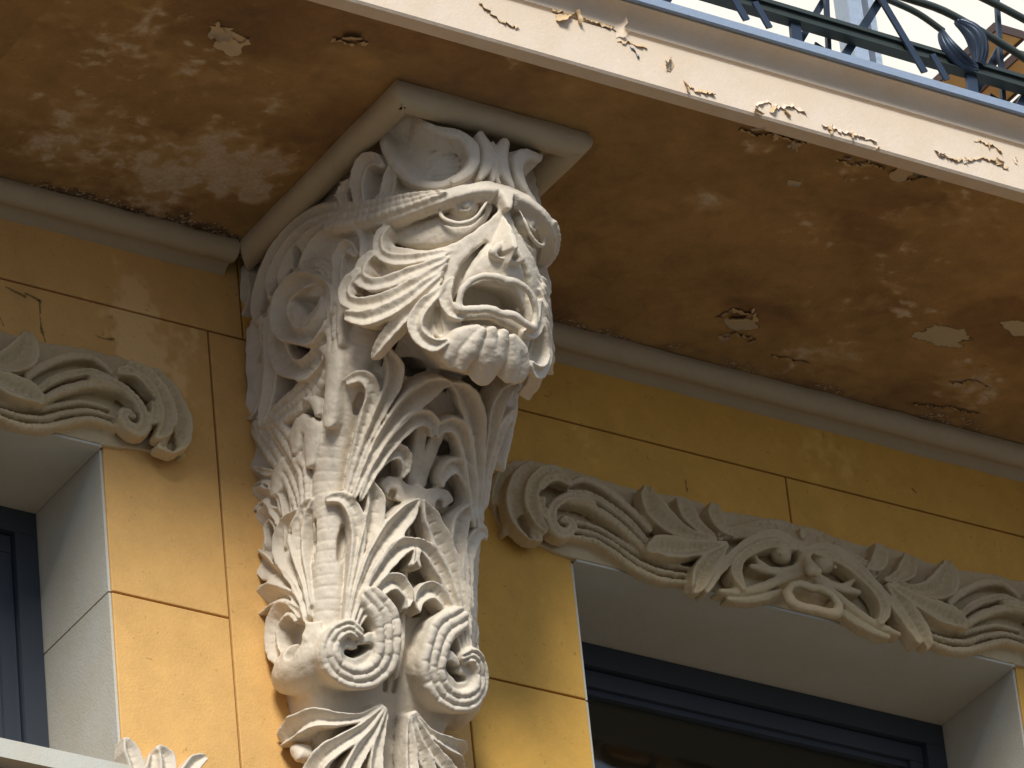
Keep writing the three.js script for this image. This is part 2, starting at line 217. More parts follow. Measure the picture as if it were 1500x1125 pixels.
class Carver { // draws strokes on a base surface seen from the street and carves them into a Field
  constructor(field, xc, near, far) { this.f = field; this.xc = xc; this.near = near; this.far = far; }
  hit(base, px, py, lift) { const d = rayDir(px, py); let t = this.near, best = 9e9, bt = t, last = t; for (let st = .012; t < this.far; t += st) { const v = base(CAM.x + d.x * t, CAM.y + d.y * t, CAM.z + d.z * t) - lift; st = Math.max(.012, v * .5); if (v < best) { best = v; bt = t; } if (v < 0) { let a = last, b = t; for (let q = 0; q < 12; q++) { const m = (a + b) / 2; base(CAM.x + d.x * m, CAM.y + d.y * m, CAM.z + d.z * m) - lift < 0 ? b = m : a = m; } bt = b; break; } last = t; }
    const p = CAM.clone().addScaledVector(d, bt), e = .004, n = V3(base(p.x + e, p.y, p.z) - base(p.x - e, p.y, p.z), base(p.x, p.y + e, p.z) - base(p.x, p.y - e, p.z), base(p.x, p.y, p.z + e) - base(p.x, p.y, p.z - e)).normalize(); return { p, n }; }
  nid(name, o) { const i = this.f.newId(name, o.parent); if (o.mirror === false) (this.f.central ??= []).push(i); return i; }
  samples(base, Z, pts, lift, step = 8) { // pts in zoom coordinates: [x, y, halfwidth, extra lift]
    const [ox, oy, sc] = Z, px = pts.map(q => [ox + q[0] / sc, oy + q[1] / sc, (q[2] ?? 20) / sc, lift + (q[3] ?? 0)]), cs = catmull(px, step), S = cs.map(q => ({ ...this.hit(base, q[0], q[1], q[3]), w: q[2] }));
    cs.forEach((q, i) => { const a = cs[Math.max(0, i - 1)], b = cs[Math.min(cs.length - 1, i + 1)], dx = b[0] - a[0], dy = b[1] - a[1], l = Math.hypot(dx, dy) || 1, e = Math.max(q[2], 1.5), h1 = this.hit(base, q[0] - dy / l * e, q[1] + dx / l * e, q[3]), h2 = this.hit(base, q[0] + dy / l * e, q[1] - dx / l * e, q[3]); S[i].side = h1.p.clone().sub(h2.p); S[i].w = clamp(Math.min(h1.p.distanceTo(S[i].p), h2.p.distanceTo(S[i].p)), .6 * q[2] / 500, 2.1 * q[2] / 500); });
    return S; }
  frames(S) { let a = 0; S.forEach((q, i) => { const A = S[Math.max(0, i - 1)].p, B = S[Math.min(S.length - 1, i + 1)].p, T = B.clone().sub(A).normalize(); q.b = new THREE.Vector3().crossVectors(q.n, T).normalize(); q.n = new THREE.Vector3().crossVectors(T, q.b).normalize(); q.a = a; if (i + 1 < S.length) a += S[i + 1].p.distanceTo(q.p); }); return S; }
  stroke(name, base, Z, pts, lift, o = {}) { const S = this.samples(base, Z, pts, lift, o.step), run = (s, m) => this.f.strip(this.frames(s), { section: o.section || P.scoop(), ...o, id: o.mode === 'cut' ? 0 : this.nid(name, o) });
    run(S); }
  plate(name, base, Z, pts, lift, o = {}) { const [ox, oy, sc] = Z, cs = catmull([...pts, pts[0]].map(q => [ox + q[0] / sc, oy + q[1] / sc]), 8), S = cs.map(q => this.hit(base, q[0], q[1], lift)), run = s => this.f.plate(s, base, lift, { ...o, id: o.mode === 'cut' ? 0 : this.nid(name, o) });
    run(S); }
  ball(name, base, Z, x, y, rad, lift, o = {}) { const [ox, oy, sc] = Z, q = this.hit(base, ox + x / sc, oy + y / sc, lift), go = q => { const u = new THREE.Vector3().crossVectors(V3(0, 1, 0), q.n).normalize(), v = new THREE.Vector3().crossVectors(q.n, u); this.f.ball(q.p, rad, { ...o, frame: [u, v, q.n], id: o.mode === 'cut' ? 0 : this.nid(name, o) }); };
    go(q); }
}
// ---------------------------------------------------------------- the carved corbel
const YS = 12.19;                                            // underside of the balcony
const bodyD = spline([[10.3, .10], [10.5, .12], [10.6, .145], [10.7, .19], [10.8, .25], [10.95, .295], [11.15, .345], [11.3, .42], [11.42, .53], [11.5, .62], [11.62, .70], [11.8, .76], [12.0, .80], [12.2, .84]]);
const bodyW = spline([[10.3, .20], [10.6, .235], [10.75, .262], [11.0, .262], [11.4, .262], [11.7, .265], [12.0, .265], [12.2, .265]]);
const maskD = spline([[11.30, .30], [11.35, .60], [11.40, .77], [11.48, .83], [11.58, .875], [11.7, .925], [11.85, .965], [11.91, .955], [11.96, .90], [12.02, .84], [12.1, .80], [12.19, .78]]);
const maskW = spline([[11.30, .12], [11.36, .19], [11.42, .26], [11.5, .29], [11.65, .305], [11.93, .305], [12.0, .285], [12.06, .262], [12.2, .24]]);
const column = (D, W, p) => (x, y, z) => { const d = D(y), w = W(y), X = Math.abs(x - XC) / w, Z = Math.max(z, 0) / d, g = Math.pow(Math.pow(X, p) + Math.pow(Z, p), 1 / p) || 1e-6;
  const gx = Math.pow(X / g, p - 1) / w, gz = Math.pow(Z / g, p - 1) / d; return (g - 1) / Math.max(.8, Math.hypot(gx, gz)); };
const crownD = spline([[11.6, .90], [11.9, .93], [12.05, .945], [12.19, .93]]), crownW = spline([[11.6, .27], [11.9, .285], [12.05, .296], [12.19, .302]]), crown = column(crownD, crownW, 3.4);
const body = column(bodyD, bodyW, 5), face = column(maskD, maskW, 2.9);
const corbel = thing('carved_corbel', 'large cream carved corbel with a wailing leaf mask under the balcony', 'corbel');
const mask = new THREE.Group(); mask.name = 'mask'; corbel.add(mask);
{
  const CELL = .0039, MID = 98, fld = new Field([XC - MID * CELL, XC + MID * CELL, 10.36, 12.185, -.012, 1.10], CELL), C = new Carver(fld, XC, 16.5, 20.5), ID = { face: fld.newId('face', 'mask') }; fld.central = [ID.face]; fld.imax = MID + 1;
  fld.each([0, fld.imax, 0, fld.ny - 1, 0, fld.nz - 1], (o, x, y, z) => { const v = z > bodyD(y) + .1 ? .1 : body(x, y, z); fld.phi[o] = v + .034; });
  const Z1 = [500, 130, 3.75], Z2 = [480, 330, 3.75], Z3 = [330, 200, 3.75], Z4 = [330, 450, 3.75], Z5 = [500, 500, 3.75], Z6 = [340, 700, 3.75], Z7 = [480, 690, 3.75], Z8 = [370, 850, 4];
  const st = (n, ...r) => C.stroke(n, body, ...r), sf = (n, Z, p, l, o) => C.stroke(n, face, Z, p, l, { parent: 'mask', ...o });
  // deep hollows behind the open work
  const hollow = (Z, pts, lift = .012, depth = .11) => st('hollow', Z, pts, lift, { mode: 'cut', depth, section: P.flat(0), k: .01 });
  hollow(Z5, [[330, 150, 40], [450, 170, 60], [600, 250, 50]], .02, .16);
  hollow(Z5, [[300, 540, 40], [480, 560, 60]], .012); hollow(Z5, [[150, 760, 40], [330, 720, 60], [420, 800, 50]], .012, .07);
  hollow(Z7, [[330, 520, 30], [440, 520, 60]], .01, .08); hollow(Z7, [[350, 690, 50], [440, 700, 40], [430, 850, 40]], .01, .08); hollow(Z7, [[240, 860, 30], [300, 900, 30]], .01, .08);
  hollow(Z7, [[300, 170, 30], [420, 300, 40]], .01, .05); hollow(Z8, [[830, 560, 14], [820, 640, 14]], .01, .06);
  hollow(Z4, [[480, 150, 40], [420, 200, 30]], .01, .08); hollow(Z4, [[340, 430, 40], [400, 400, 20]], .01, .07); hollow(Z4, [[250, 830, 25], [170, 740, 20]], .01, .06); hollow(Z4, [[420, 780, 20], [400, 860, 16]], .01, .06);
  hollow(Z3, [[480, 640, 50], [560, 590, 60], [640, 600, 40]], .01, .09); hollow(Z3, [[560, 330, 40], [620, 320, 30]], .01, .06); hollow(Z3, [[80, 830, 20], [90, 1040, 20]], .01, .05);
  hollow(Z6, [[150, 170, 30], [200, 260, 36], [180, 380, 30]], .01, .06); hollow(Z6, [[120, 780, 20], [170, 830, 20]], .01, .05);
  hollow(Z3, [[690, 1000, 30], [640, 1080, 20]], .01, .07); hollow(Z4, [[900, 120, 60], [860, 320, 26]], .03, .14);
  // ---- corner stem and the bar between the fans
  st('stem', Z4, [[740, 90, 70], [690, 240, 80], [620, 420, 85], [565, 620, 85], [530, 820, 85], [515, 1000, 85], [535, 1160, 88], [538, 1380, 88], [545, 1560, 90], [545, 1700, 80]], .022, { section: P.round(.75, .0018, .034), depth: .09, k: .012 });
  st('bar', Z5, [[450, 470, 34], [425, 620, 34], [400, 760, 34]], .002, { section: P.flat(), mirror: false, depth: .10 });
  C.plate('cross_piece', body, Z5, [[215, 780], [260, 742], [330, 755], [380, 790], [470, 780], [530, 815], [540, 860], [500, 900], [330, 880], [260, 850]], .014, { mirror: false, bowl: 0, depth: .06 });
  st('hole', Z5, [[300, 830, 22], [285, 880, 26]], .03, { mode: 'cut', depth: .04, mirror: false, section: P.flat(0) });
  st('bar', Z7, [[470, 330, 30], [450, 560, 30], [435, 800, 32], [420, 960, 34], [400, 1120, 28]], -.002, { section: P.flat(), mirror: false, depth: .10 });
  // ---- upper fan of leaves
  const leaf = (Z, pts, lift, v = .9, o = {}) => st('leaf', Z, pts, lift, { section: P.scoop(v * 1.8, o.m ?? .05, o.t ?? .0022, .03), depth: .075, ...o });
  leaf(Z5, [[20, 830, 12], [70, 650, 26], [135, 430, 38], [175, 300, 42], [150, 215, 40], [90, 190, 34], [30, 215, 24]], .04, .3, { m: 0 });
  st('hole', Z5, [[80, 300, 14], [68, 350, 26], [58, 400, 14]], .06, { mode: 'cut', depth: .09, section: P.flat(0) });
  leaf(Z5, [[35, 850, 12], [120, 600, 24], [220, 380, 34], [290, 240, 48], [300, 140, 50], [255, 55, 24]], .045, .6);
  leaf(Z5, [[75, 850, 12], [170, 640, 28], [270, 480, 44], [390, 340, 62], [500, 260, 58], [570, 235, 34], [625, 240, 6]], .055, .62);
  leaf(Z5, [[115, 860, 12], [200, 690, 26], [300, 540, 40], [400, 440, 48], [480, 425, 46], [520, 470, 34], [505, 520, 10]], .055, .62);
  leaf(Z5, [[70, 850, 10], [130, 740, 30], [210, 650, 46], [300, 600, 48], [355, 630, 40], [365, 700, 24], [350, 745, 6]], .045, .5);
  // ---- lower fan
  leaf(Z7, [[100, 830, 12], [130, 640, 26], [165, 460, 40], [175, 320, 44], [140, 200, 44], [70, 140, 34], [0, 150, 20]], .045, .35, { m: 0 });
  st('hole', Z7, [[88, 270, 10], [75, 350, 24], [64, 450, 14]], .06, { mode: 'cut', depth: .09, section: P.flat(0) });
  leaf(Z7, [[105, 840, 12], [165, 600, 30], [220, 400, 44], [262, 260, 54], [270, 150, 50], [235, 70, 30]], .05, .6, { t: .0032 });
  leaf(Z7, [[125, 840, 12], [190, 640, 34], [270, 460, 48], [370, 320, 64], [450, 225, 50], [515, 150, 6]], .058, .62, { t: .0032 });
  leaf(Z7, [[150, 840, 12], [215, 680, 30], [300, 540, 44], [390, 430, 54], [460, 400, 44], [505, 410, 30], [490, 480, 14], [470, 510, 6]], .058, .62, { t: .0032 });
  leaf(Z7, [[175, 850, 12], [225, 740, 28], [300, 640, 44], [380, 600, 48], [430, 640, 40], [455, 700, 26], [440, 750, 8]], .055, .6, { t: .0032 });
  // ---- volutes
  st('volute', Z8, [[720, 110, 70], [790, 200, 80], [810, 330, 74], [790, 470, 76], [700, 560, 74], [590, 570, 70], [490, 510, 66], [450, 410, 62], [490, 310, 56], [570, 270, 50], [620, 300, 40]], .075, { section: P.beads(3, .012, .045, .004), depth: .12, k: .005, step: 5 });
  st('volute_eye', Z8, [[640, 360, 16], [700, 335, 34], [745, 370, 34], [740, 440, 24]], .06, { section: P.flat(), depth: .08 });
  st('volute_web', Z8, [[560, 390, 60], [590, 470, 70], [680, 470, 60], [740, 430, 40]], .05, { section: P.flat(), depth: .06 });
  st('hole', Z8, [[585, 415, 22], [630, 430, 24], [690, 405, 22]], .09, { mode: 'cut', depth: .14, section: P.flat(0) });
  st('knob', Z8, [[330, 300, 38], [350, 270, 40], [380, 300, 30]], .045, { section: P.round(.5), depth: .06 });
  C.ball('bulb', body, Z8, 300, 500, [.12, .07, .06], -.006, { k: .03 });
  // ---- bottom spray
  leaf(Z8, [[760, 730, 10], [640, 800, 26], [500, 810, 44], [350, 800, 60], [220, 860, 60], [150, 930, 30]], .045, .6, { m: .1 });
  leaf(Z8, [[775, 740, 10], [680, 850, 34], [560, 930, 50], [430, 1010, 60], [340, 1110, 60], [300, 1190, 40]], .05, .6);
  leaf(Z8, [[785, 750, 10], [720, 880, 30], [640, 1000, 46], [580, 1120, 50], [560, 1200, 40]], .05, .6);
  leaf(Z8, [[795, 760, 10], [760, 900, 28], [735, 1040, 38], [730, 1180, 40]], .05, .6);
  st('bead', Z8, [[235, 1000, 36], [250, 1020, 36]], .035, { section: P.round(.8), depth: .05 });
  // ---- left flank below the curls
  leaf(Z6, [[420, 690, 14], [375, 520, 28], [350, 380, 32], [355, 260, 30], [385, 170, 24], [425, 120, 10]], .03, .4);
  st('hole', Z6, [[402, 220, 8], [396, 320, 18], [398, 420, 12]], .05, { mode: 'cut', depth: .08, section: P.flat(0) });
  leaf(Z6, [[405, 750, 12], [355, 590, 30], [295, 470, 44], [260, 360, 48], [280, 270, 40], [330, 200, 18]], .035, .5);
  leaf(Z6, [[390, 770, 12], [330, 620, 30], [250, 540, 46], [180, 500, 50], [130, 440, 30]], .03, .55, { m: -.1 });
  leaf(Z6, [[385, 790, 12], [330, 680, 34], [260, 640, 48], [180, 650, 54], [120, 700, 40], [90, 725, 14]], .035, .55, { m: .1 });
  leaf(Z6, [[385, 830, 20], [345, 740, 36], [280, 720, 40], [220, 780, 38], [205, 880, 36], [230, 970, 34], [300, 1020, 30]], .035, .35, { m: 0 });
  st('hole', Z6, [[322, 805, 32], [312, 880, 46], [296, 950, 30]], .06, { mode: 'cut', depth: .12, section: P.flat(0) });
  // ---- middle flank: braids and hooks
  const braid = (Z, pts, lift, n = 3, o = {}) => st('braid', Z, pts, lift, { section: P.beads(n, .009, .024, .004), depth: .075, ...o });
  braid(Z4, [[170, 660, 44], [270, 800, 50], [350, 930, 46], [400, 1080, 40], [410, 1170, 34]], .022);
  braid(Z4, [[270, 650, 30], [350, 770, 34], [410, 900, 30], [425, 1050, 24]], .03, 2);
  leaf(Z4, [[130, 670, 26], [150, 780, 44], [210, 860, 50], [270, 900, 26]], .02, .5);
  leaf(Z4, [[330, 1130, 26], [300, 1000, 40], [230, 930, 44], [150, 930, 40], [110, 990, 24]], .022, .5);
  leaf(Z4, [[300, 1180, 20], [250, 1060, 40], [180, 1030, 40], [110, 1110, 26]], .026, .5);
  leaf(Z6, [[270, 380, 14], [250, 240, 34], [190, 190, 38], [140, 260, 34], [150, 380, 28]], .02, .5);
  st('curl', Z4, [[290, 860, 18], [265, 920, 30], [260, 970, 34]], .03, { section: P.round(.7), depth: .06 });
  st('hook', Z4, [[455, 840, 26], [460, 740, 44], [450, 660, 46], [400, 650, 44], [375, 710, 40], [375, 760, 26]], .038, { section: P.round(.35), depth: .07 });
  st('curl', Z4, [[430, 790, 20], [410, 850, 24], [370, 830, 12]], .03, { section: P.round(.6), depth: .06 });
  braid(Z4, [[530, 290, 50], [470, 410, 56], [390, 500, 56], [300, 570, 50], [230, 620, 30]], .03);
  st('curl', Z4, [[430, 505, 14], [480, 520, 24], [495, 575, 16]], .036, { section: P.round(.6), depth: .06 });
  leaf(Z4, [[150, 120, 36], [155, 280, 46], [165, 430, 46], [130, 550, 36], [105, 600, 14]], .022, .45, { m: 0 });
  leaf(Z4, [[240, -60, 26], [232, 150, 30], [240, 350, 36], [220, 500, 34], [185, 630, 16]], .034, .35, { m: 0 });
  leaf(Z4, [[255, 40, 26], [265, 180, 40], [320, 310, 54], [410, 340, 56], [490, 280, 40], [530, 215, 24]], .046, .55, { m: .1 });
  st('tongue', Z4, [[560, 620, 36], [570, 460, 40], [580, 330, 46], [565, 240, 44], [520, 225, 20]], .05, { section: P.round(.4), depth: .08 });
  // ---- upper flank: big spiral and swept strands
  leaf(Z3, [[545, 960, 26], [540, 860, 34], [470, 790, 40], [370, 810, 46], [300, 900, 48], [295, 1010, 48], [350, 1080, 48], [440, 1090, 44], [505, 1020, 36], [530, 930, 20]], .066, .6, { m: -.1 });
  st('hole', Z3, [[390, 920, 44], [440, 885, 64], [485, 865, 40]], .08, { mode: 'cut', depth: .14, section: P.flat(0) });
  st('roll', Z3, [[340, 920, 22], [375, 995, 44], [440, 1015, 48], [495, 960, 36], [515, 905, 18]], .062, { section: P.round(.9, .001, .04), depth: .08 });
  braid(Z3, [[435, 715, 34], [520, 710, 38], [570, 780, 38], [585, 900, 40], [585, 1040, 42], [590, 1120, 42]], .05, 3);
  leaf(Z3, [[615, 900, 18], [605, 760, 26], [620, 640, 34], [665, 600, 34], [700, 640, 18]], .056, .4);
  const strand = (Z, pts, lift, o = {}) => st('strand', Z, pts, lift, { section: P.ridge(1.0), depth: .08, k: .002, ...o });
  strand(Z3, [[660, 360, 21], [500, 385, 24], [360, 470, 26], [240, 610, 24], [165, 780, 24], [135, 930, 24], [160, 1010, 24], [215, 960, 14]], .03);
  strand(Z3, [[660, 400, 19], [500, 440, 22], [370, 520, 24], [275, 640, 24], [215, 770, 24], [225, 860, 21]], .042);
  strand(Z3, [[660, 440, 19], [520, 475, 22], [410, 550, 24], [320, 660, 24], [280, 780, 24], [310, 830, 21], [350, 780, 11]], .05);
  strand(Z3, [[720, 480, 19], [600, 480, 21], [490, 540, 22], [425, 630, 21], [400, 720, 18], [440, 750, 11]], .056);
  strand(Z3, [[690, 470, 21], [735, 560, 19], [735, 680, 16]], .056);
  leaf(Z3, [[90, 720, 14], [100, 860, 26], [70, 960, 22]], .012, .4);
  leaf(Z3, [[160, 1010, 30], [165, 1100, 36], [150, 1160, 36]], .02, .4);
  // ---- top curls beside the shell
  leaf(Z3, [[730, 350, 26], [715, 240, 38], [750, 140, 42], [810, 120, 36], [850, 150, 16]], .05, .35, { m: 0 });
  leaf(Z3, [[830, 345, 20], [880, 300, 40], [900, 220, 40], [900, 170, 20]], .045, .5);
  leaf(Z3, [[640, 350, 22], [632, 290, 30], [660, 260, 20]], .04, .3);

  // ================================================================ the mask
  fld.each(fld.range([-1, 11.28, 0], [-.28, 12.2, 1.1]), (o, x, y, z) => fld.blend(o, Math.max(face(x, y, z), .30 - z, 11.415 + .55 * (.80 - z) + .75 * Math.max(0, Math.abs(x - XC) - .05) - y), ID.face, .02, 'add'));
  // hollow under the chin and at the temples
  // eye sockets
  C.plate('socket', face, Z1, [[880, 590], [800, 590], [640, 610], [480, 660], [330, 720], [262, 790], [300, 850], [480, 868], [620, 830], [760, 740], [860, 650]], .01, { mode: 'cut', depth: .085, bowl: 0, k: .010 });
  sf('eyelid', Z1, [[300, 800, 40], [400, 790, 66], [520, 770, 80], [640, 740, 84], [740, 700, 66], [800, 650, 40]], -.02, { section: P.round(.55), depth: .07, k: .010 });
  C.plate('eye_slit', face, Z1, [[545, 660], [640, 600], [740, 585], [800, 610], [780, 660], [720, 705], [640, 720], [570, 705]], .02, { mode: 'cut', depth: .062, bowl: 0, k: .006 });
  C.ball('eyeball', face, Z1, 672, 648, [.042, .036, .034], -.036, { parent: 'mask', k: .006 });
  sf('iris', Z1, [[690, 602, 7], [645, 625, 7], [650, 665, 7], [700, 668, 7], [722, 630, 7], [700, 605, 7]], -.006, { tube: true, k: .004, step: 3 });
  C.ball('pupil', face, Z1, 684, 638, [.012, .012, .01], -.005, { parent: 'mask', k: .004 });
  sf('eyelid_rim', Z1, [[540, 645, 8], [555, 705, 11], [640, 738, 12], [730, 712, 11], [800, 620, 8]], .004, { tube: true, k: .006, step: 3 });
  // brows: heavy bands swept back to the flank
  sf('brow', Z1, [[925, 640, 16], [905, 560, 26], [850, 525, 28], [740, 535, 30], [600, 570, 34], [450, 620, 36], [300, 670, 40], [140, 715, 40], [0, 740, 36], [-120, 745, 12, -.02]], .034, { section: P.flat(.25), depth: .045, k: .006 });
  sf('brow_braid', Z1, [[560, 560, 14], [430, 590, 34], [290, 625, 46], [140, 660, 52], [0, 685, 54], [-110, 690, 46, -.006], [-200, 690, 22, -.024]], .046, { section: P.beads(3, .009, .026, .005), depth: .07, k: .008 });
  // nose
  sf('nose', Z1, [[948, 585, 34, 0], [952, 660, 52, .012], [958, 740, 70, .034], [968, 810, 86, .060], [978, 862, 84, .076], [984, 880, 66, .078]], .0, { section: P.trap(.42, 1.5), depth: .09, k: .006, mirror: false });
  sf('nostril', Z1, [[905, 850, 18], [860, 866, 22], [832, 898, 22], [872, 926, 15], [940, 918, 15]], .032, { tube: true, k: .007 });
  C.ball('nostril_hole', face, Z1, 868, 912, [.014, .008, .02], .03, { mode: 'cut' });
  // fold from the nose to the mouth
  C.ball('muzzle', face, Z2, 905, 245, [.075, .065, .040], -.022, { parent: 'mask', mirror: false, k: .02 });
  sf('fold', Z2, [[900, 80, 8], [825, 150, 16], [760, 225, 22], [718, 310, 22], [702, 390, 16]], .03, { mode: 'cut', depth: .065, section: P.flat(0), k: .016 });
  // fanned cheek leaves
  const cl = (Z, pts, lift, v = .6, o = {}) => sf('cheek_leaf', Z, pts, lift, { section: P.scoop(v * 1.6, o.m ?? 0, .0012, .026), depth: .06, k: .005, ...o });
  cl(Z2, [[690, 135, 4, -.016], [600, 155, 24, 0], [450, 182, 32, .004], [340, 182, 34, .014], [272, 140, 32, .024], [270, 60, 26, .022], [318, 0, 16, .012]], .016, .35);
  cl(Z2, [[672, 170, 4, -.016], [600, 200, 24, 0], [450, 255, 32, .006], [330, 305, 36, .018], [230, 322, 38, .03], [165, 285, 34, .036], [180, 205, 28, .034], [235, 150, 18, .026]], .022, .35);
  cl(Z2, [[655, 210, 4, -.016], [580, 252, 24, 0], [420, 348, 34, .008], [280, 415, 40, .022], [160, 432, 40, .036], [90, 400, 34, .044], [90, 325, 28, .042], [150, 255, 18, .034]], .026, .35);
  cl(Z2, [[640, 250, 4, -.016], [560, 302, 24, 0], [420, 412, 34, .008], [300, 475, 42, .022], [190, 508, 44, .036], [100, 495, 32, .044]], .034, .35);
  cl(Z2, [[630, 290, 4, -.016], [570, 345, 26, 0], [450, 465, 34, .006], [350, 565, 36, .008], [282, 650, 32, .006], [235, 730, 12, -.004]], .030, .35, { depth: .04 });
  cl(Z2, [[636, 328, 4, -.016], [590, 375, 28, 0], [510, 455, 40, .006], [475, 540, 42, .012], [510, 620, 42, .014], [590, 660, 38, .012], [650, 640, 20, .006]], .040, .4);
  cl(Z2, [[688, 285, 12], [662, 322, 28], [645, 400, 36], [680, 470, 36], [735, 500, 24]], .034, .3);
  sf('hole', Z2, [[240, 190, 14], [255, 235, 22], [290, 245, 14]], .04, { mode: 'cut', depth: .05, section: P.flat(0) });
  sf('hole', Z2, [[110, 340, 14], [105, 385, 22], [140, 395, 14]], .05, { mode: 'cut', depth: .06, section: P.flat(0) });
  sf('hole', Z2, [[590, 430, 12], [590, 500, 18], [620, 580, 14]], .05, { mode: 'cut', depth: .06, section: P.flat(0) });
  // mouth
  C.plate('mouth', face, Z2, [[742, 408], [790, 345], [860, 312], [930, 322], [990, 345], [1050, 352], [1092, 410], [1100, 470], [1080, 510], [1030, 490], [965, 462], [900, 434], [840, 436], [780, 440]], .03, { mode: 'cut', depth: .13, bowl: 0, mirror: false, k: .006 });
  sf('upper_lip', Z2, [[722, 440, 18], [732, 370, 19], [786, 305, 20], [860, 278, 20], [930, 286, 21], [985, 312, 22], [1040, 318, 22]], .034, { tube: true, k: .014 });
  sf('lower_lip', Z2, [[722, 462, 18], [800, 462, 22], [880, 458, 24], [940, 484, 24], [1000, 500, 24]], .036, { tube: true, k: .010 });
  sf('lip_fold', Z2, [[760, 535, 16], [850, 535, 20], [930, 540, 20], [1000, 560, 18]], .002, { mode: 'cut', depth: .04, section: P.flat(0), k: .02 });
  // bearded chin
  const bd = (pts, lift, o = {}) => sf('beard_lobe', Z2, pts, lift, { section: P.round(.9, .0006, .03), depth: .09, k: .004, ...o });
  bd([[830, 570, 28], [745, 615, 60], [685, 685, 64], [668, 735, 58], [680, 755, 44]], .04);
  bd([[860, 580, 22], [815, 650, 50], [770, 725, 58], [750, 765, 46]], .05);
  bd([[915, 585, 28], [912, 680, 78], [898, 765, 96], [885, 805, 90]], .054, { mirror: false });
  // shell curls and lappets over the brow
  C.plate('shell', crown, Z1, [[405, 112], [440, 175], [520, 215], [640, 232], [715, 280], [745, 370], [715, 455], [640, 505], [530, 545], [400, 530], [290, 455], [220, 340], [205, 235], [225, 165], [320, 148]], .012, { parent: 'mask', depth: .12, bowl: .055, slope: 1.1, rim: .012, k: .004 });
  C.stroke('shell_rim', crown, Z1, [[418, 112, 16], [440, 175, 20], [520, 218, 24], [640, 240, 28], [720, 300, 34], [738, 380, 34], [700, 455, 28], [620, 505, 20]], .022, { parent: 'mask', section: P.flat(.4), depth: .06, k: .004 });
  C.stroke('lappet', crown, Z1, [[778, 255, 22], [815, 330, 34], [805, 420, 34], [770, 490, 14]], .016, { parent: 'mask', section: P.round(.7), depth: .09, k: .003 });
  C.stroke('lappet', crown, Z1, [[850, 300, 20], [862, 380, 30], [850, 460, 24], [838, 505, 8]], .012, { parent: 'mask', section: P.ridge(.6), depth: .09, k: .003 });
  C.stroke('lappet', crown, Z1, [[915, 310, 50], [915, 400, 56], [935, 490, 38], [955, 578, 8]], .03, { parent: 'mask', section: P.ridge(.5), depth: .09, mirror: false, k: .003 });
  for (const y of [330, 365, 400, 435, 470]) C.stroke('streak', crown, Z1, [[480 + (y % 20), y + 12, 3], [580, y, 4], [660, y - 6, 3]], -.036, { mode: 'cut', depth: .010, section: P.flat(0), k: .006 });
  for (const q of [[[345, 690, 12], [365, 620, 11]], [[228, 840, 12], [250, 760, 12]], [[175, 960, 13], [195, 860, 12]], [[300, 800, 12], [320, 740, 10]]]) st('slot', Z3, q, .05, { mode: 'cut', depth: .09, section: P.flat(0), k: .004 });
  fld.mirrorX(MID);
  for (let o = 0; o < fld.phi.length; o++) if (Math.abs(fld.phi[o]) < .012) { const i = o % fld.nx, j = ((o / fld.nx) | 0) % fld.ny, k = (o / fld.nx / fld.ny) | 0; fld.phi[o] += (noise(i * .16, j * .16, k * .16) - .5) * .0034 + (noise(i * .45 + 9, j * .45, k * .45) - .5) * .0014; }
  fld.each([0, fld.nx - 1, 0, fld.ny - 1, 0, 3], (o, x, y, z) => { fld.phi[o] = Math.max(fld.phi[o], -z - .004); });
  fld.mesh(corbel, M.cream, p => p === 'mask' ? mask : corbel);
}
// abacus and the moulding that runs along the wall under the balcony
const roll = (cx, cy, r, a0, a1) => Array.from({ length: 13 }, (_, i) => { const a = lerp(a0, a1, i / 12); return [cx + r * Math.cos(a), cy + r * Math.sin(a)]; });
const wallProfile = [[-.006, 0], ...roll(-.037, .022, .037, -.35, 2.0), [-.060, .050], [-.070, .050], [-.084, .056], [-.098, .070], [-.115, .070], [-.115, 0]]; // [out, down] from the outer edge back to the wall
const abacusProfile = [[-.006, 0], ...roll(-.040, .028, .041, -.5, 3.2), [-.082, .020], [-.13, .020], [-.13, 0]];
function sweepMould(path, mouldProfile, drop = 1) { // path: [x, z, outX, outZ] with mitred out vectors; profile hangs from YS
  const n = mouldProfile.length, pos = [], idx = [], sub = []; for (let i = 0; i + 1 < path.length; i++) { const L = Math.hypot(path[i + 1][0] - path[i][0], path[i + 1][1] - path[i][1]), k = Math.max(2, Math.round(L / .03)); for (let q = 0; q < k; q++) sub.push(path[i].map((v, c) => c < 2 ? lerp(v, path[i + 1][c], q / k) : c < 4 ? (q === 0 ? v : path[i][4 + c - 2]) : v)); } sub.push(path[path.length - 1]);
  sub.forEach(([x, z, ox, oz]) => mouldProfile.forEach(([o, d]) => { const y = YS - d * drop + (noise(x * 9, d * 30, z * 9) - .5) * .004, oo = o + (noise(x * 11 + 5, d * 30, z * 11) - .5) * .004; pos.push(x + ox * oo, y, z + oz * oo); }));
  for (let i = 0; i + 1 < sub.length; i++) for (let j = 0; j + 1 < n; j++) { const a = i * n + j, b = a + n; idx.push(a, a + 1, b, b, a + 1, b + 1); }
  const g = new THREE.BufferGeometry(); g.setAttribute('position', new THREE.Float32BufferAttribute(pos, 3)); g.setIndex(idx); g.computeVertexNormals(); return metreUV(g); }

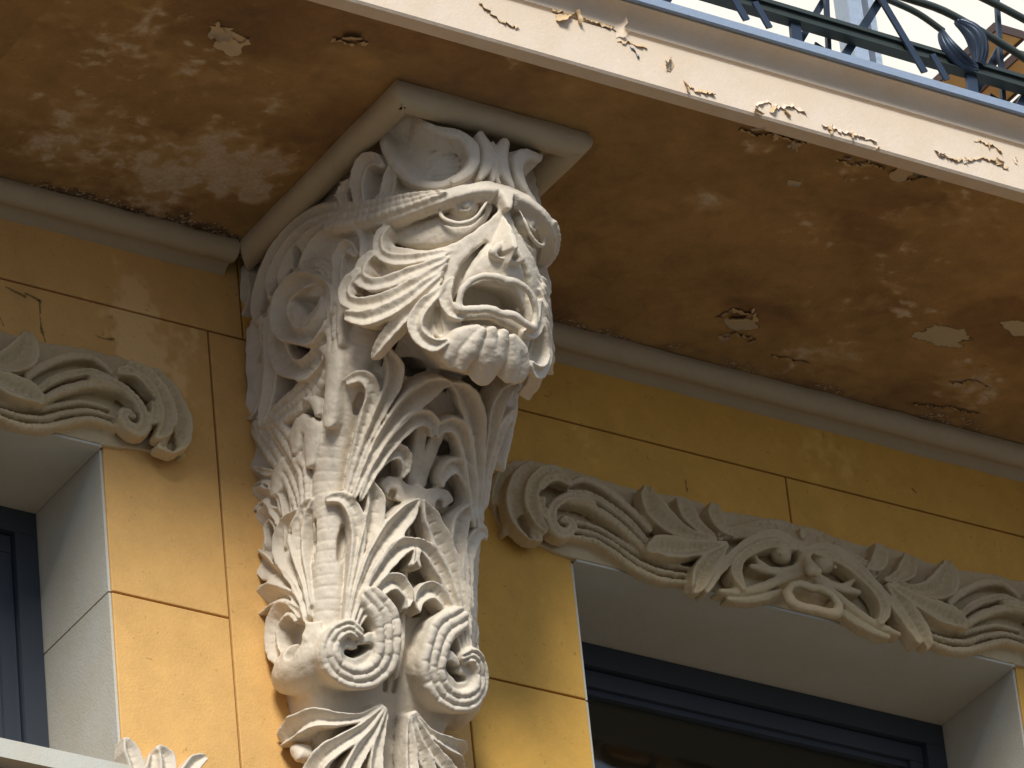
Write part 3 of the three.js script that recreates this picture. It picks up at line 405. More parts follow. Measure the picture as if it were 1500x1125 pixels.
// ---------------------------------------------------------------- carved lintel over each window
const lintel = thing('window_relief', 'cream carved lintel with a small howling mask above the wide dark window', 'lintel');
const lintelMask = new THREE.Group(); lintelMask.name = 'mask'; lintel.add(lintelMask);
{
  const LC = .937, CELL = .004, MID = 300, fld = new Field([LC - MID * CELL, LC + MID * CELL, 11.366, 11.93, -.008, .150], CELL); fld.imax = MID + 1; fld.phi.fill(.1);
  const flat0 = (x, y, z) => z, C = new Carver(fld, LC, 16, 21), A = [720, 640, 3.75], B = [920, 680, 3.75];
  fld.names[0] = 'backing';
  C.plate('backing', flat0, A, [[10, 400], [30, 260], [90, 160], [200, 125], [330, 150], [480, 190], [640, 245], [850, 300], [1060, 330], [1250, 400], [1500, 440], [1900, 540], [2100, 620], [2100, 1050], [1700, 950], [1200, 850], [820, 770], [430, 660], [280, 600], [150, 560], [60, 500]], .012, { mirror: false, depth: .03, bowl: 0 });
  fld.each([0, fld.imax, 0, fld.ny - 1, 0, fld.nz - 1], (o, x, y, z) => { fld.blend(o, Math.max(z - .012, .16 - x, 11.434 - y, y - 11.60, -.02 - z), 0, .004, 'add'); });
  const st = (n, Z, p, l, o) => C.stroke(n, flat0, Z, p, l, { depth: .05, ...o });
  const leaf = (Z, p, l, v = .5, o = {}) => st('leaf', Z, p, l, { section: P.scoop(v * 1.6, o.m ?? 0, .005, .02), ...o });
  const band = (p, l, n = 1) => st('band', A, p, l, { section: n ? P.beads(n, .010, .018, .005) : P.round(.6, .002, .03) });
  // scrolled end
  leaf(A, [[40, 210, 20], [30, 290, 34], [50, 350, 26]], .028, .3); leaf(A, [[130, 150, 26], [70, 220, 40], [30, 330, 30]], .036, .3);
  st('foot', A, [[100, 380, 20], [90, 450, 18], [80, 520, 14]], .035, { section: P.round(.5) });
  leaf(A, [[230, 150, 30], [165, 220, 48], [140, 330, 54], [165, 440, 54], [225, 520, 40], [270, 545, 20]], .075, .4);
  leaf(A, [[380, 180, 26], [290, 190, 36], [235, 260, 40], [225, 360, 38], [260, 450, 30], [300, 500, 16]], .088, .45);
  leaf(A, [[430, 240, 18], [360, 210, 24], [290, 250, 24], [275, 340, 24], [300, 420, 20]], .082, .3);
  st('hole', A, [[325, 270, 18], [370, 245, 16]], .12, { mode: 'cut', depth: .10, section: P.flat(0) }); st('hole', A, [[232, 390, 14], [245, 450, 22], [262, 490, 14]], .12, { mode: 'cut', depth: .09, section: P.flat(0) });
  band([[560, 340, 22], [480, 320, 24], [400, 330, 28], [345, 380, 30], [335, 450, 32], [370, 510, 34], [425, 520, 32], [450, 480, 26], [425, 445, 20], [395, 455, 14]], .075, 2);
  // swept bands
  band([[410, 270, 17], [500, 225, 19], [600, 260, 20], [700, 330, 20], [800, 420, 19], [870, 500, 16]], .055, 0);
  band([[430, 300, 16], [540, 310, 19], [660, 380, 20], [760, 460, 19], [860, 570, 16]], .062, 2); band([[420, 345, 14], [540, 365, 19], [660, 440, 20], [760, 520, 19], [860, 620, 16]], .066, 1);
  band([[455, 460, 11], [580, 490, 13], [700, 560, 14], [820, 640, 14], [950, 690, 14], [1080, 715, 12]], .045, 1); band([[455, 500, 11], [580, 530, 13], [700, 600, 14], [830, 690, 14], [960, 735, 14], [1090, 755, 12]], .05, 1); band([[440, 540, 11], [560, 560, 14], [680, 630, 16], [810, 720, 16], [940, 775, 16], [1100, 795, 14]], .052, 1);
  // spray of leaves
  leaf(A, [[1240, 560, 10], [1100, 530, 30], [990, 470, 52], [910, 390, 60], [875, 310, 46], [870, 280, 26]], .075, .5);
  leaf(A, [[1240, 550, 10], [1150, 490, 30], [1090, 420, 42], [1060, 355, 34]], .06, .45); leaf(A, [[1330, 530, 12], [1270, 480, 34], [1235, 410, 40], [1235, 375, 26]], .062, .35);
  leaf(A, [[1290, 580, 12], [1150, 600, 40], [1030, 600, 56], [930, 590, 56], [895, 600, 36]], .088, .5); leaf(A, [[1300, 590, 12], [1230, 650, 44], [1170, 730, 56], [1140, 810, 36]], .085, .5);
  // ---- small mask: brow, eye, cheek, mouth
  const sf = (n, p, l, o) => C.stroke(n, flat0, B, p, l, { parent: 'mask', depth: .06, ...o });
  C.ball('face', flat0, B, 985, 600, [.20, .15, .075], .0, { parent: 'mask', mirror: false, k: .02 });
  sf('hair', [[520, 380, 30], [650, 360, 44], [780, 340, 48], [900, 370, 46], [980, 410, 40]], .05, { section: P.beads(3, .006, .018, .008) });
  sf('brow_rim', [[440, 690, 16], [500, 590, 26], [600, 480, 30], [720, 400, 32], [820, 385, 30], [900, 420, 26], [970, 465, 20]], .082, { section: P.scoop(.4, 0, .002) });
  C.plate('socket', flat0, B, [[690, 560], [715, 490], [800, 445], [900, 450], [955, 490], [920, 545], [850, 575]], .08, { mode: 'cut', depth: .062, bowl: 0 });
  sf('lid', [[690, 555, 14], [760, 570, 20], [840, 582, 22], [915, 565, 16]], .066, { section: P.round(.6) });
  C.ball('eyeball', flat0, B, 838, 498, [.034, .031, .028], .052, { parent: 'mask' });
  sf('pupil', [[838, 490, 9], [844, 492, 9]], .084, { tube: true });
  sf('wrinkle', [[700, 500, 8], [730, 530, 14], [770, 555, 8]], .066, { section: P.ridge(.8) });
  sf('eye_rim', [[640, 670, 16], [600, 590, 28], [625, 510, 30], [710, 455, 26], [820, 430, 22], [920, 450, 16]], .085, { section: P.scoop(.6, 0, .004, .022) });
  sf('cheek_strand', [[960, 600, 16], [860, 620, 26], [760, 660, 26], [640, 690, 22], [520, 690, 12]], .072, { section: P.ridge(.5) }); sf('cheek_strand', [[850, 690, 14], [760, 720, 24], [660, 735, 20], [560, 735, 10]], .06, { section: P.ridge(.5) });
  sf('nose', [[965, 490, 16, -.024], [985, 545, 20, -.006], [1000, 585, 22, .012]], .088, { tube: true, mirror: false, k: .02 });
  C.plate('mouth', flat0, B, [[896, 705], [940, 682], [1000, 700], [1050, 700], [1070, 740], [1020, 775], [945, 768], [902, 745]], .085, { mode: 'cut', depth: .062, bowl: 0, mirror: false });
  sf('lip', [[1030, 688, 18], [945, 660, 20], [893, 672, 20], [874, 710, 22], [890, 752, 22], [940, 782, 22], [1030, 800, 22]], .082, { tube: true, mirror: false });
  C.plate('crest', flat0, B, [[945, 350], [1010, 328], [1045, 390], [1000, 430], [950, 400]], .075, { mirror: false, parent: 'mask', depth: .05, bowl: .004 });
  fld.each([0, fld.imax, 0, 22, 0, fld.nz - 1], (o, x, y, z) => { fld.phi[o] = Math.max(fld.phi[o], Math.min(11.4335 - y, .016 - z)); });
  fld.mirrorX(MID);
  for (let o = 0; o < fld.phi.length; o++) if (Math.abs(fld.phi[o]) < .012) { const i = o % fld.nx, j = ((o / fld.nx) | 0) % fld.ny, k = (o / fld.nx / fld.ny) | 0; fld.phi[o] += (noise(i * .2, j * .2, k * .2) - .5) * .003 + (noise(i * .5, j * .5 + 3, k * .5) - .5) * .0018; }
  fld.mesh(lintel, M.creamWarm, p => p === 'mask' ? lintelMask : lintel);
}
{ const c = lintel.clone(); c.name = numbered('window_relief'); c.position.x = -3.134; c.userData = { label: 'cream carved lintel whose scrolled end lies on the orange pier', category: 'lintel', group: 'carved window lintels' }; lintel.userData.group = 'carved window lintels'; scene.add(c); }

// ---------------------------------------------------------------- small leafy bracket under the sill of the other window
const sillLeaf = thing('leaf_ornament', 'small carved leaf ornament beside the window sill at the foot of the pier', 'ornament');
{ const CELL = .004, fld = new Field([-1.46, -1.12, 10.22, 10.56, -.008, .12], CELL), flat0 = (x, y, z) => z, C = new Carver(fld, 0, 16, 21), Z = [0, 640, 2.32]; fld.phi.fill(.1); fld.names[0] = 'backing';
  fld.each([0, fld.nx - 1, 0, fld.ny - 1, 0, fld.nz - 1], (o, x, y, z) => fld.blend(o, Math.max(z - .02, Math.abs(x + 1.29) - .11, Math.abs(y - 10.34) - .09), 0, .01, 'add'));
  const lf = (p, l) => C.stroke('leaf', flat0, Z, p, l, { section: P.scoop(.8, 0, .002), depth: .06 });
  lf([[480, 1190, 16], [470, 1120, 26], [450, 1060, 26], [435, 1025, 10]], .05); lf([[500, 1190, 16], [520, 1130, 24], [525, 1090, 18]], .045); lf([[560, 1200, 16], [575, 1130, 28], [570, 1080, 26], [550, 1055, 12]], .06); lf([[590, 1200, 16], [640, 1140, 28], [670, 1100, 28], [700, 1085, 14]], .06);
  lf([[600, 1230, 16], [660, 1190, 28], [705, 1160, 20]], .05); fld.mesh(sillLeaf, M.cream, () => sillLeaf); }

// ---------------------------------------------------------------- the balcony: slab, moulding, fascia, flashing
const AX0 = -.963, AX1 = -.317, AZ = .975, CZ = .10;          // outer edges of the abacus, projection of the wall moulding
put('abacus', sweepMould([[AX0, CZ, -1, 1, -1, 0], [AX0, AZ, -1, 1, 0, 1], [AX1, AZ, 1, 1, 1, 0], [AX1, CZ, 1, 1, 1, 0]], abacusProfile), M.cornice, corbel);
put('abacus_core', box(AX0 + .09, AX1 - .09, YS - .026, YS - .002, .02, AZ - .09), M.cornice, corbel);
const LX = -4.2, RX = 5.2, FZ = 1.255;
const balcony = thing('balcony', 'ochre balcony slab with peeling painted underside and pale fascia', 'balcony');
for (const [a, b] of [[LX, AX0], [AX1, RX]]) put('wall_moulding', sweepMould([[a, CZ, 0, 1, 0, 1], [b, CZ, 0, 1, 0, 1]], wallProfile), M.cornice, balcony);
// underside: paint over plaster, with efflorescence, damp stains and bare patches where the paint has come off
const SX0 = -2.0, SX1 = 2.6, SW = 1600, SH = 448;
const patches = [ // where the photograph shows pale bloom: pixel x, y, radius in m, strength
  [300, 225, .17, 1], [230, 265, .12, .8], [340, 265, .1, .9], [130, 190, .20, .5], [180, 60, .2, .5], [300, 100, .16, .5], [60, 220, .16, .55], [400, 240, .08, .8], [380, 290, .06, 1], [250, 300, .1, .5], [410, 150, .1, .3],
  [1045, 295, .05, .95], [1020, 280, .06, .4], [1110, 215, .07, .9], [1250, 250, .07, .85], [1180, 310, .12, .35], [1300, 380, .14, .45], [1270, 440, .13, .55], [1330, 460, .1, .4], [1180, 450, .05, .6], [1160, 530, .1, .45], [1420, 560, .12, .5], [1230, 515, .08, .6], [1400, 300, .14, .3], [760, 80, .06, .4], [1380, 260, .1, .35]
].map(([x, y, r, s]) => { const p = onPlane(x, y, 'y', YS); return [p.x, p.z, r, s]; });
const bare = [[1380, 492, .085, .055, .95], [1490, 480, .05, .04, 1.0], [1085, 475, .055, .03, .9], [1345, 252, .06, .022, .5]].map(([x, y, a, b, s]) => { const p = onPlane(x, y, 'y', YS); return [p.x, p.z, a, b, s]; });
const soffitH = new Float32Array(SW * SH);
const soffitMap = tex(SW, SH, (i, j) => { const x = lerp(SX0, SX1, i / SW), z = lerp(0, 1.3, j / SH);
  const n1 = fbm(x * 4, z * 4, 1, 4), n2 = fbm(x * 14, z * 14, 5, 4), n3 = noise(x * 180, z * 180, 3);
  let b = 0; for (const [px, pz, r, s] of patches) { const dx = x - px, dz = z - pz, d2 = dx * dx + dz * dz * 1.3; if (d2 < r * r * 5) b += s * Math.exp(-d2 / (r * r)); }
  const wx = x + (fbm(x * 9, z * 9, 2, 3) - .5) * .05, wz = z + (fbm(x * 9 + 40, z * 9, 2, 3) - .5) * .05, n4 = fbm(wx * 30, wz * 36, 6, 5), n5 = noise(x * 95, z * 110, 4);
  const bf = b * .6 + (n1 - .5) * .6 + (n2 - .5) * .7 + (n4 - .5) * .9; let bloom = b < .04 ? 0 : sstep(.33, .60, bf) * (.6 + .4 * n5);
  const k = 1 + (n1 - .5) * .5 + (n2 - .5) * .35 + (n4 - .5) * .35 + (n3 - .5) * .12 + (b > .05 && Math.abs(bf - .30) < .012 ? -.22 : 0);
  let r = .34 * k, g = .198 * k, bl = .068 * k; const damp = sstep(.52, .72, fbm(wx * 3 + 9, wz * 5, 8, 4)); r *= 1 - damp * .28; g *= 1 - damp * .34; bl *= 1 - damp * .3;
  const tan = b < .03 ? 0 : sstep(.22, .55, b * .8 + (n1 - .5) * .9 + (n4 - .5) * .7); r = lerp(r, .46, tan * .7); g = lerp(g, .29, tan * .7); bl = lerp(bl, .115, tan * .7);
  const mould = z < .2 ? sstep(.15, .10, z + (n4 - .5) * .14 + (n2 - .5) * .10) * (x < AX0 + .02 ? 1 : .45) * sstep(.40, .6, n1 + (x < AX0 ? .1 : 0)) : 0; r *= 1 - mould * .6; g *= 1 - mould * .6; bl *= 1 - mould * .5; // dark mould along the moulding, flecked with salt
  if (mould > .3 && n3 > .72) bloom = Math.max(bloom, .7);
  bloom *= .35 + .75 * n4; if (n3 > .55) bloom = Math.min(1, bloom * 1.5); r = lerp(r, .56, bloom); g = lerp(g, .44, bloom); bl = lerp(bl, .31, bloom);
  let h = 128 + (n2 - .5) * 110 + (n4 - .5) * 90 + (n3 - .5) * 26 + bloom * 24;
  for (const [px, pz, a, c, s] of bare) { const e = Math.hypot((x - px) / a, (z - pz) / c) + (noise(x * 38, z * 38, 2) - .5) * .55 + (noise(x * 110, z * 110, 2) - .5) * .2; if (e < 1) { r = .50 * s; g = .40 * s; bl = .24 * s; h -= 70; } else if (e < 1.06) { r *= .5; g *= .5; bl *= .5; } }
  soffitH[j * SW + i] = h; return [lin2s(r), lin2s(g), lin2s(bl)]; }, true);
const soffitBump = tex(SW, SH, (i, j) => { const h = soffitH[j * SW + i]; return [h, h, h]; });
M.soffit = mat({ map: soffitMap, bumpMap: soffitBump, bumpScale: .012, roughness: .9 });
const soffitUV = (x, y, z) => [(x - SX0) / (SX1 - SX0), z / 1.3];
const MZ = FZ - .055;                                          // a low margin runs along the front edge of the underside
put('slab', metreUV(box(LX, RX, YS, YS + .20, -.02, MZ), soffitUV), M.soffit, balcony);
// fascia: lower band, hollow moulding, drip
const fascia = new THREE.Shape(); fascia.moveTo(MZ - .001, YS - .0); fascia.lineTo(MZ + .004, YS - .012); fascia.lineTo(FZ - .006, YS - .012); fascia.lineTo(FZ, YS - .005);
fascia.lineTo(FZ + .003, YS + .140); fascia.lineTo(FZ - .006, YS + .146); fascia.lineTo(FZ - .004, YS + .152);
for (let i = 0; i <= 8; i++) { const a = i / 8 * Math.PI / 2; fascia.lineTo(FZ + .004 + .055 * (1 - Math.cos(a)), YS + .156 + .050 * Math.sin(a)); }
fascia.lineTo(FZ + .060, YS + .235); fascia.lineTo(MZ - .001, YS + .235); fascia.closePath();
function alongX(shape, x0, x1, seg = 1) { const g = new THREE.ExtrudeGeometry(shape, { depth: x1 - x0, bevelEnabled: false, steps: seg, curveSegments: 8 }); g.applyMatrix4(new THREE.Matrix4().set(0, 0, 1, x0, 0, 1, 0, 0, 1, 0, 0, 0, 0, 0, 0, 1)); // (z, y, along) -> world
  const ix = g.index; const p = g.attributes.position; for (let i = 0; i < p.count; i += 3) { for (const at of Object.values(g.attributes)) { for (let c = 0; c < at.itemSize; c++) { const t = at.array[(i + 1) * at.itemSize + c]; at.array[(i + 1) * at.itemSize + c] = at.array[(i + 2) * at.itemSize + c]; at.array[(i + 2) * at.itemSize + c] = t; } } } g.computeVertexNormals(); return g; }
M.fascia = mat({ map: rep(mkTex([.70, .57, .43], .18), 1.2), bumpMap: rep(grain, 3), bumpScale: .0012, roughness: .8 });
put('fascia', metreUV(alongX(fascia, LX, RX), (x, y, z) => [x, y + z]), M.fascia, balcony);
{ const s = new THREE.Shape(), z = FZ + .066, y = YS + .212; s.moveTo(z - .02, y + .004); s.lineTo(z + .004, y - .004); s.lineTo(z + .008, y); s.lineTo(z + .006, y + .028); s.lineTo(z - .004, y + .036); s.lineTo(1.0, y + .05); s.lineTo(1.0, y + .035); s.closePath();
  put('flashing', metreUV(alongX(s, LX, RX)), M.zinc, balcony); }
// flakes of paint that hang from the underside and its front edge
{ const flake = (px, py, size, curl, turn, m, z = null) => { const c = z === null ? onPlane(px, py, 'y', YS - .002) : onPlane(px, py, 'z', z), n = 5, pos = [], idx = [];
    const irr = Array.from({ length: 2 * (n + 1) }, () => .75 + rnd() * .5);
    for (let j = 0; j <= n; j++) for (let i = 0; i <= n; i++) { const u = (i / n - .5) * size * irr[j], v = j / n, w = (v * size * irr[n + 1 + i] * .8); const a = v * curl; const dy = -Math.sin(a) * w * .6, dz = Math.cos(a) * w; const X = u * Math.cos(turn) - dz * Math.sin(turn), Z = u * Math.sin(turn) + dz * Math.cos(turn); z === null ? pos.push(X, dy, Z) : pos.push(X, Z, -dy); }
    for (let j = 0; j < n; j++) for (let i = 0; i < n; i++) { const a = j * (n + 1) + i; idx.push(a, a + 1, a + n + 1, a + 1, a + n + 2, a + n + 1); }
    const g = new THREE.BufferGeometry(); g.setAttribute('position', new THREE.Float32BufferAttribute(pos, 3)); g.setIndex(idx); g.translate(c.x, c.y, c.z); g.computeVertexNormals(); put('paint_flake', metreUV(g), m, balcony); };
  const torn = (pts, w, m, z = null) => { // jagged strip of paint that has come away along one edge
    const P3 = []; for (let i = 0; i + 1 < pts.length; i++) { const n = Math.max(3, Math.round(Math.hypot(pts[i + 1][0] - pts[i][0], pts[i + 1][1] - pts[i][1]) / 3)); for (let q = 0; q < n; q++) { const t = q / n, x = lerp(pts[i][0], pts[i + 1][0], t) + (rnd() - .5) * 4, y = lerp(pts[i][1], pts[i + 1][1], t) + (rnd() - .5) * 5; P3.push(z === null ? onPlane(x, y, 'y', YS - .001) : onPlane(x, y, 'z', z)); } }
    const pos = [], idx = []; P3.forEach((p, i) => { const k = w * (.4 + rnd() * 1.2), l = .002 + rnd() * .008; z === null ? pos.push(p.x, p.y - l, p.z, p.x + (rnd() - .5) * .004, p.y + .0008, p.z - k) : pos.push(p.x, p.y, p.z + l, p.x + (rnd() - .5) * .004, p.y + k, p.z - .0008); if (i) { const a = 2 * i; idx.push(a - 2, a - 1, a, a, a - 1, a + 1); } });
    const g = new THREE.BufferGeometry(); g.setAttribute('position', new THREE.Float32BufferAttribute(pos, 3)); g.setIndex(idx); g.computeVertexNormals(); put('torn_paint', metreUV(g), m, balcony); };
  const fl = mat({ map: rep(mkTex([.60, .43, .24], .2), 3), roughness: .85 }), dk = mat({ map: rep(mkTex([.50, .36, .20], .2), 3), roughness: .9 });
  flake(352, 52, .085, .5, 2.9, fl); flake(325, 40, .06, .9, 3.4, fl); flake(515, 58, .05, .7, .4, dk); flake(1027, 148, .022, 1.2, 1, fl); flake(1040, 160, .02, 1.3, 2, fl);
  flake(1110, 188, .035, 1.1, .6, fl); flake(1140, 200, .03, .9, 2.2, fl); flake(1170, 208, .04, .8, 2.8, dk); flake(1165, 265, .035, .9, 3.3, dk); flake(1080, 470, .05, .7, .5, fl); flake(1105, 456, .03, 1.1, 2.0, fl); flake(1060, 490, .035, .9, 4.0, dk); flake(1104, 500, .025, 1, 1.2, fl);
  flake(1240, 232, .02, 1.2, .3, dk); flake(1275, 238, .022, 1.2, 2.3, dk); flake(1285, 218, .025, .9, 1.3, fl); flake(1330, 248, .06, .4, 2.8, dk); flake(1240, 262, .015, 1.2, 2, dk);
  torn([[1085, 186], [1110, 196], [1140, 194], [1170, 206], [1192, 206]], .014, dk); torn([[1052, 462], [1075, 452], [1108, 458], [1110, 470]], .02, fl); torn([[1058, 492], [1080, 486], [1112, 498]], .014, dk); torn([[1225, 232], [1245, 240], [1270, 236], [1300, 244]], .012, dk); torn([[1130, 520], [1160, 524], [1190, 532]], .012, dk); torn([[1310, 258], [1340, 262], [1372, 252]], .012, dk); torn([[0, 262], [60, 282], [120, 296]], .006, dk); torn([[180, 305], [260, 326], [330, 342]], .008, dk); torn([[1390, 560], [1430, 556], [1452, 570]], .01, dk); torn([[1340, 590], [1400, 596], [1440, 606]], .01, dk); torn([[490, 54], [520, 62], [545, 58]], .016, dk); torn([[320, 28], [330, 46], [352, 62], [372, 50]], .02, fl);
  torn([[1108, 156], [1125, 152], [1140, 160], [1160, 158], [1185, 170]], .012, M.fascia, FZ + .002); torn([[1205, 186], [1230, 194], [1262, 202], [1285, 208]], .010, M.fascia, FZ + .002); torn([[810, 18], [850, 26], [880, 40], [905, 46]], .014, fl, FZ + .002); torn([[700, 8], [730, 30], [760, 44]], .008, dk, FZ + .002); torn([[925, 70], [938, 92]], .012, M.zinc, FZ + .002); torn([[975, 92], [985, 108]], .014, M.zinc, FZ + .002); torn([[1370, 225], [1400, 238], [1440, 232], [1480, 250]], .008, dk, FZ + .002); torn([[1425, 208], [1455, 215], [1470, 228]], .007, dk, FZ + .002); torn([[1000, 122], [1020, 136], [1052, 142]], .010, fl, FZ + .002); torn([[905, 62], [930, 66], [950, 74]], .012, fl, FZ + .002);
  for (const [x, y, s] of [[1110, 163, .03], [1130, 158, .03], [1155, 164, .025], [1215, 190, .025], [1250, 200, .025], [985, 100, .04], [820, 20, .05], [850, 28, .04], [900, 40, .06], [1380, 230, .02], [1450, 215, .02], [1462, 240, .025], [1485, 235, .02], [1410, 235, .02], [1010, 130, .025]]) flake(x, y, s, .8 + rnd() * .6, rnd() * 6, rnd() < .5 ? fl : M.fascia, FZ + .004); }

// ---------------------------------------------------------------- the building: blocks of painted plaster round two windows
const house = thing('building', 'ochre plastered building front with two windows below the balcony', 'building');
const JY = 11.917, JL = 10.968, XP0 = -1.03, XP1 = -.262, WL = [-2.989, -1.405], WR = [.145, 1.729], LY = 11.43, SILL = 10.40;
function block(pts, m) { const s = new THREE.Shape(); const g0 = .003; const cx = pts.reduce((a, p) => a + p[0], 0) / pts.length;
  pts.forEach(([x, y], i) => i ? s.lineTo(x, y) : s.moveTo(x, y)); s.closePath();
  const g = new THREE.ExtrudeGeometry(s, { depth: .010, bevelEnabled: true, bevelThickness: .003, bevelSize: .003, bevelOffset: -.0062, bevelSegments: 2 }); g.translate(0, 0, -.013); metreUV(g, (x, y, z) => [x + z, y]); put('plaster_block', g, m, house); }
function wallPaint(base, x0, x1, y0, y1, w, h, scuffs, cracks) { const S = scuffs.map(([x, y, r, k]) => { const p = onPlane(x, y, 'z', 0); return [p.x, p.y, r, k]; }), K = cracks.map(l => l.map(([x, y]) => { const p = onPlane(x, y, 'z', 0); return [p.x, p.y]; }));
  const t = tex(w, h, (i, j) => { const x = lerp(x0, x1, (i + .5) / w), y = lerp(y0, y1, (j + .5) / h), n1 = fbm(x * 3, y * 2, 3, 4), n2 = fbm(x * 16, y * 12, 5, 4), n3 = noise(x * 220, y * 220, 1), n4 = fbm(x * 40, y * 40, 2, 3);
    let k = 1 + (n1 - .5) * .22 + (n2 - .5) * .16 + (n4 - .5) * .10 + (n3 - .5) * .07, sc = 0; for (const [px, py, r, q] of S) { const d = Math.hypot(x - px, y - py) / r; if (d < 2) sc += q * Math.exp(-d * d); } sc = sc < .03 ? 0 : sstep(.3, .75, sc * .8 + (n2 - .5) * 1.1 + (n4 - .5) * .8);
    let c = [base[0] * k, base[1] * k, base[2] * k]; c = [lerp(c[0], base[0] * 1.25, sc * .8), lerp(c[1], base[1] * 1.42, sc * .8), lerp(c[2], base[2] * 1.9, sc * .8)];
    for (const l of K) for (let q = 0; q + 1 < l.length; q++) { const [ax, ay] = l[q], [bx, by] = l[q + 1], ex = bx - ax, ey = by - ay, t2 = clamp(((x - ax) * ex + (y - ay) * ey) / (ex * ex + ey * ey), 0, 1), d = Math.hypot(x - ax - ex * t2, y - ay - ey * t2) + (n4 - .5) * .008; if (d < .0028) c = c.map(v => v * .35); }
    const sp = noise(x * 90, y * 90, 7); if (sp > .955) c = c.map(v => v * .72); return c.map(lin2s); }, true);
  t.repeat.set(1 / (x1 - x0), 1 / (y1 - y0)); t.offset.set(-x0 / (x1 - x0), -y0 / (y1 - y0)); return t; }
M.peach.map = wallPaint([.67, .39, .125], -2.4, -.1, 10.2, 12.5, 832, 832, [[185, 490, .10, 1], [205, 520, .05, 1], [190, 450, .09, .7], [240, 540, .08, .8], [290, 505, .06, .6], [120, 530, .06, .4], [200, 415, .08, .5]], [[[38, 430], [58, 440], [60, 480], [66, 500]], [[140, 492], [152, 496], [166, 497]], [[8, 420], [36, 434]], [[0, 465], [6, 478]]]);
M.ochre.map = wallPaint([.66, .37, .07], -.4, 2.6, 10.2, 12.5, 832, 832, [[1190, 660, .10, .6], [1240, 680, .08, .5], [1330, 710, .06, .5], [850, 640, .06, .35], [980, 690, .06, .3]], [[[1004, 704], [1006, 720]], [[1336, 716], [1342, 722]]]);
const rect = (a, b, c, d) => [[a, c], [b, c], [b, d], [a, d]];
block(rect(LX, AX0 + .05, JY, 12.45), M.peach); block(rect(AX0 + .05, RX, JY, 12.45), M.ochre);
block(rect(XP0, XP1, 9.6, JY), M.peach);                                                   // pier behind the corbel
for (const [w, s] of [[WL, 0], [WR, 0]]) { const mid = (w[0] + w[1]) / 2 + .022, m = w === WL ? M.peach : M.ochre;
  const xl = w === WL ? LX : XP1, xr = w === WL ? XP0 : 2.55;
  block([[xl, JL], [w[0], JL], [w[0], LY], [mid, LY], [mid, JY], [xl, JY]], m); block([[mid, LY], [w[1], LY], [w[1], JL], [xr, JL], [xr, JY], [mid, JY]], m);
  block(rect(xl, w[0], 9.9, JL), m); block(rect(w[1], xr, 9.9, JL), m); }
block(rect(2.55, RX, 9.6, JY), M.ochre);
const backs = [[LX, WL[0], 0, 13], [WL[1], WR[0], 0, 13], [WR[1], RX, 0, 13], [WL[0], WL[1], LY, 13], [WR[0], WR[1], LY, 13], [WL[0], WL[1], 0, SILL], [WR[0], WR[1], 0, SILL]];
for (const [a, b, c, d] of backs) put('wall', box(a, b, c, d, -.46, -.009), M.joint, house);
for (const w of [WL, WR]) { // painted reveals, frame and glass
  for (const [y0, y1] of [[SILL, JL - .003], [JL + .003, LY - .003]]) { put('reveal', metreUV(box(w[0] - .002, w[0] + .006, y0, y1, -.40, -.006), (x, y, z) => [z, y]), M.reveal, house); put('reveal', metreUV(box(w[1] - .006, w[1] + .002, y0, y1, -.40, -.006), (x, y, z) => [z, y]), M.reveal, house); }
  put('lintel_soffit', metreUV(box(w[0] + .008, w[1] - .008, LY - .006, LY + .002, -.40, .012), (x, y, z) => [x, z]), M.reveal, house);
  const win = new THREE.Group(); win.name = 'window'; house.add(win); const a = w[0] + .008, b = w[1] - .008, t = LY - .007, z = -.375, mid = (a + b) / 2;
  put('outer_frame', mergeGeometries([box(a, b, t - .075, t, z - .06, z), box(a, a + .07, SILL, t - .076, z - .06, z), box(b - .07, b, SILL, t - .076, z - .06, z)]), M.frame, win);
  for (const [p, q] of [[a + .074, b - .074]]) { const T = t - .08;
    put('sash', mergeGeometries([box(p, q, T - .055, T, z - .06, z - .020), box(p, p + .05, SILL, T - .056, z - .06, z - .022), box(q - .05, q, SILL, T - .056, z - .06, z - .022)]), M.frame, win);
    put('glazing_bead', mergeGeometries([box(p + .05, q - .05, T - .075, T - .056, z - .06, z - .034), box(p + .05, p + .066, SILL, T - .076, z - .06, z - .036), box(q - .066, q - .05, SILL, T - .076, z - .06, z - .036)]), M.frame, win);
    put('pane', box(p + .06, q - .06, SILL, T - .07, z - .056, z - .050), M.glass, win); }
  put('room', mergeGeometries([box(w[0] - .6, w[1] + .6, 9.4, 12.1, -3.1, -3), box(w[0] - .7, w[0] - .6, 9.4, 12.1, -3, -.47), box(w[1] + .6, w[1] + .7, 9.4, 12.1, -3, -.47), box(w[0] - .6, w[1] + .6, 12, 12.1, -3, -.47), box(w[0] - .6, w[1] + .6, 9.3, 9.4, -3, -.47)]), M.room, win);
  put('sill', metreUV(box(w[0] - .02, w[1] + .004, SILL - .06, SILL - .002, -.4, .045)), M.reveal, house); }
// wall of the next storey, and the street below
put('upper_wall', box(LX, RX, 13.002, 18, -.46, -.02), M.whiteWall, house);
structure('street', metreUV(new THREE.PlaneGeometry(600, 600).rotateX(-Math.PI / 2), (x, y, z) => [x, z]), M.asphalt);
{ const g = new THREE.BoxGeometry(120, .13, 3.2); g.translate(0, .065, 1.6); structure('pavement', metreUV(g, (x, y, z) => [x, z]), M.paving); }

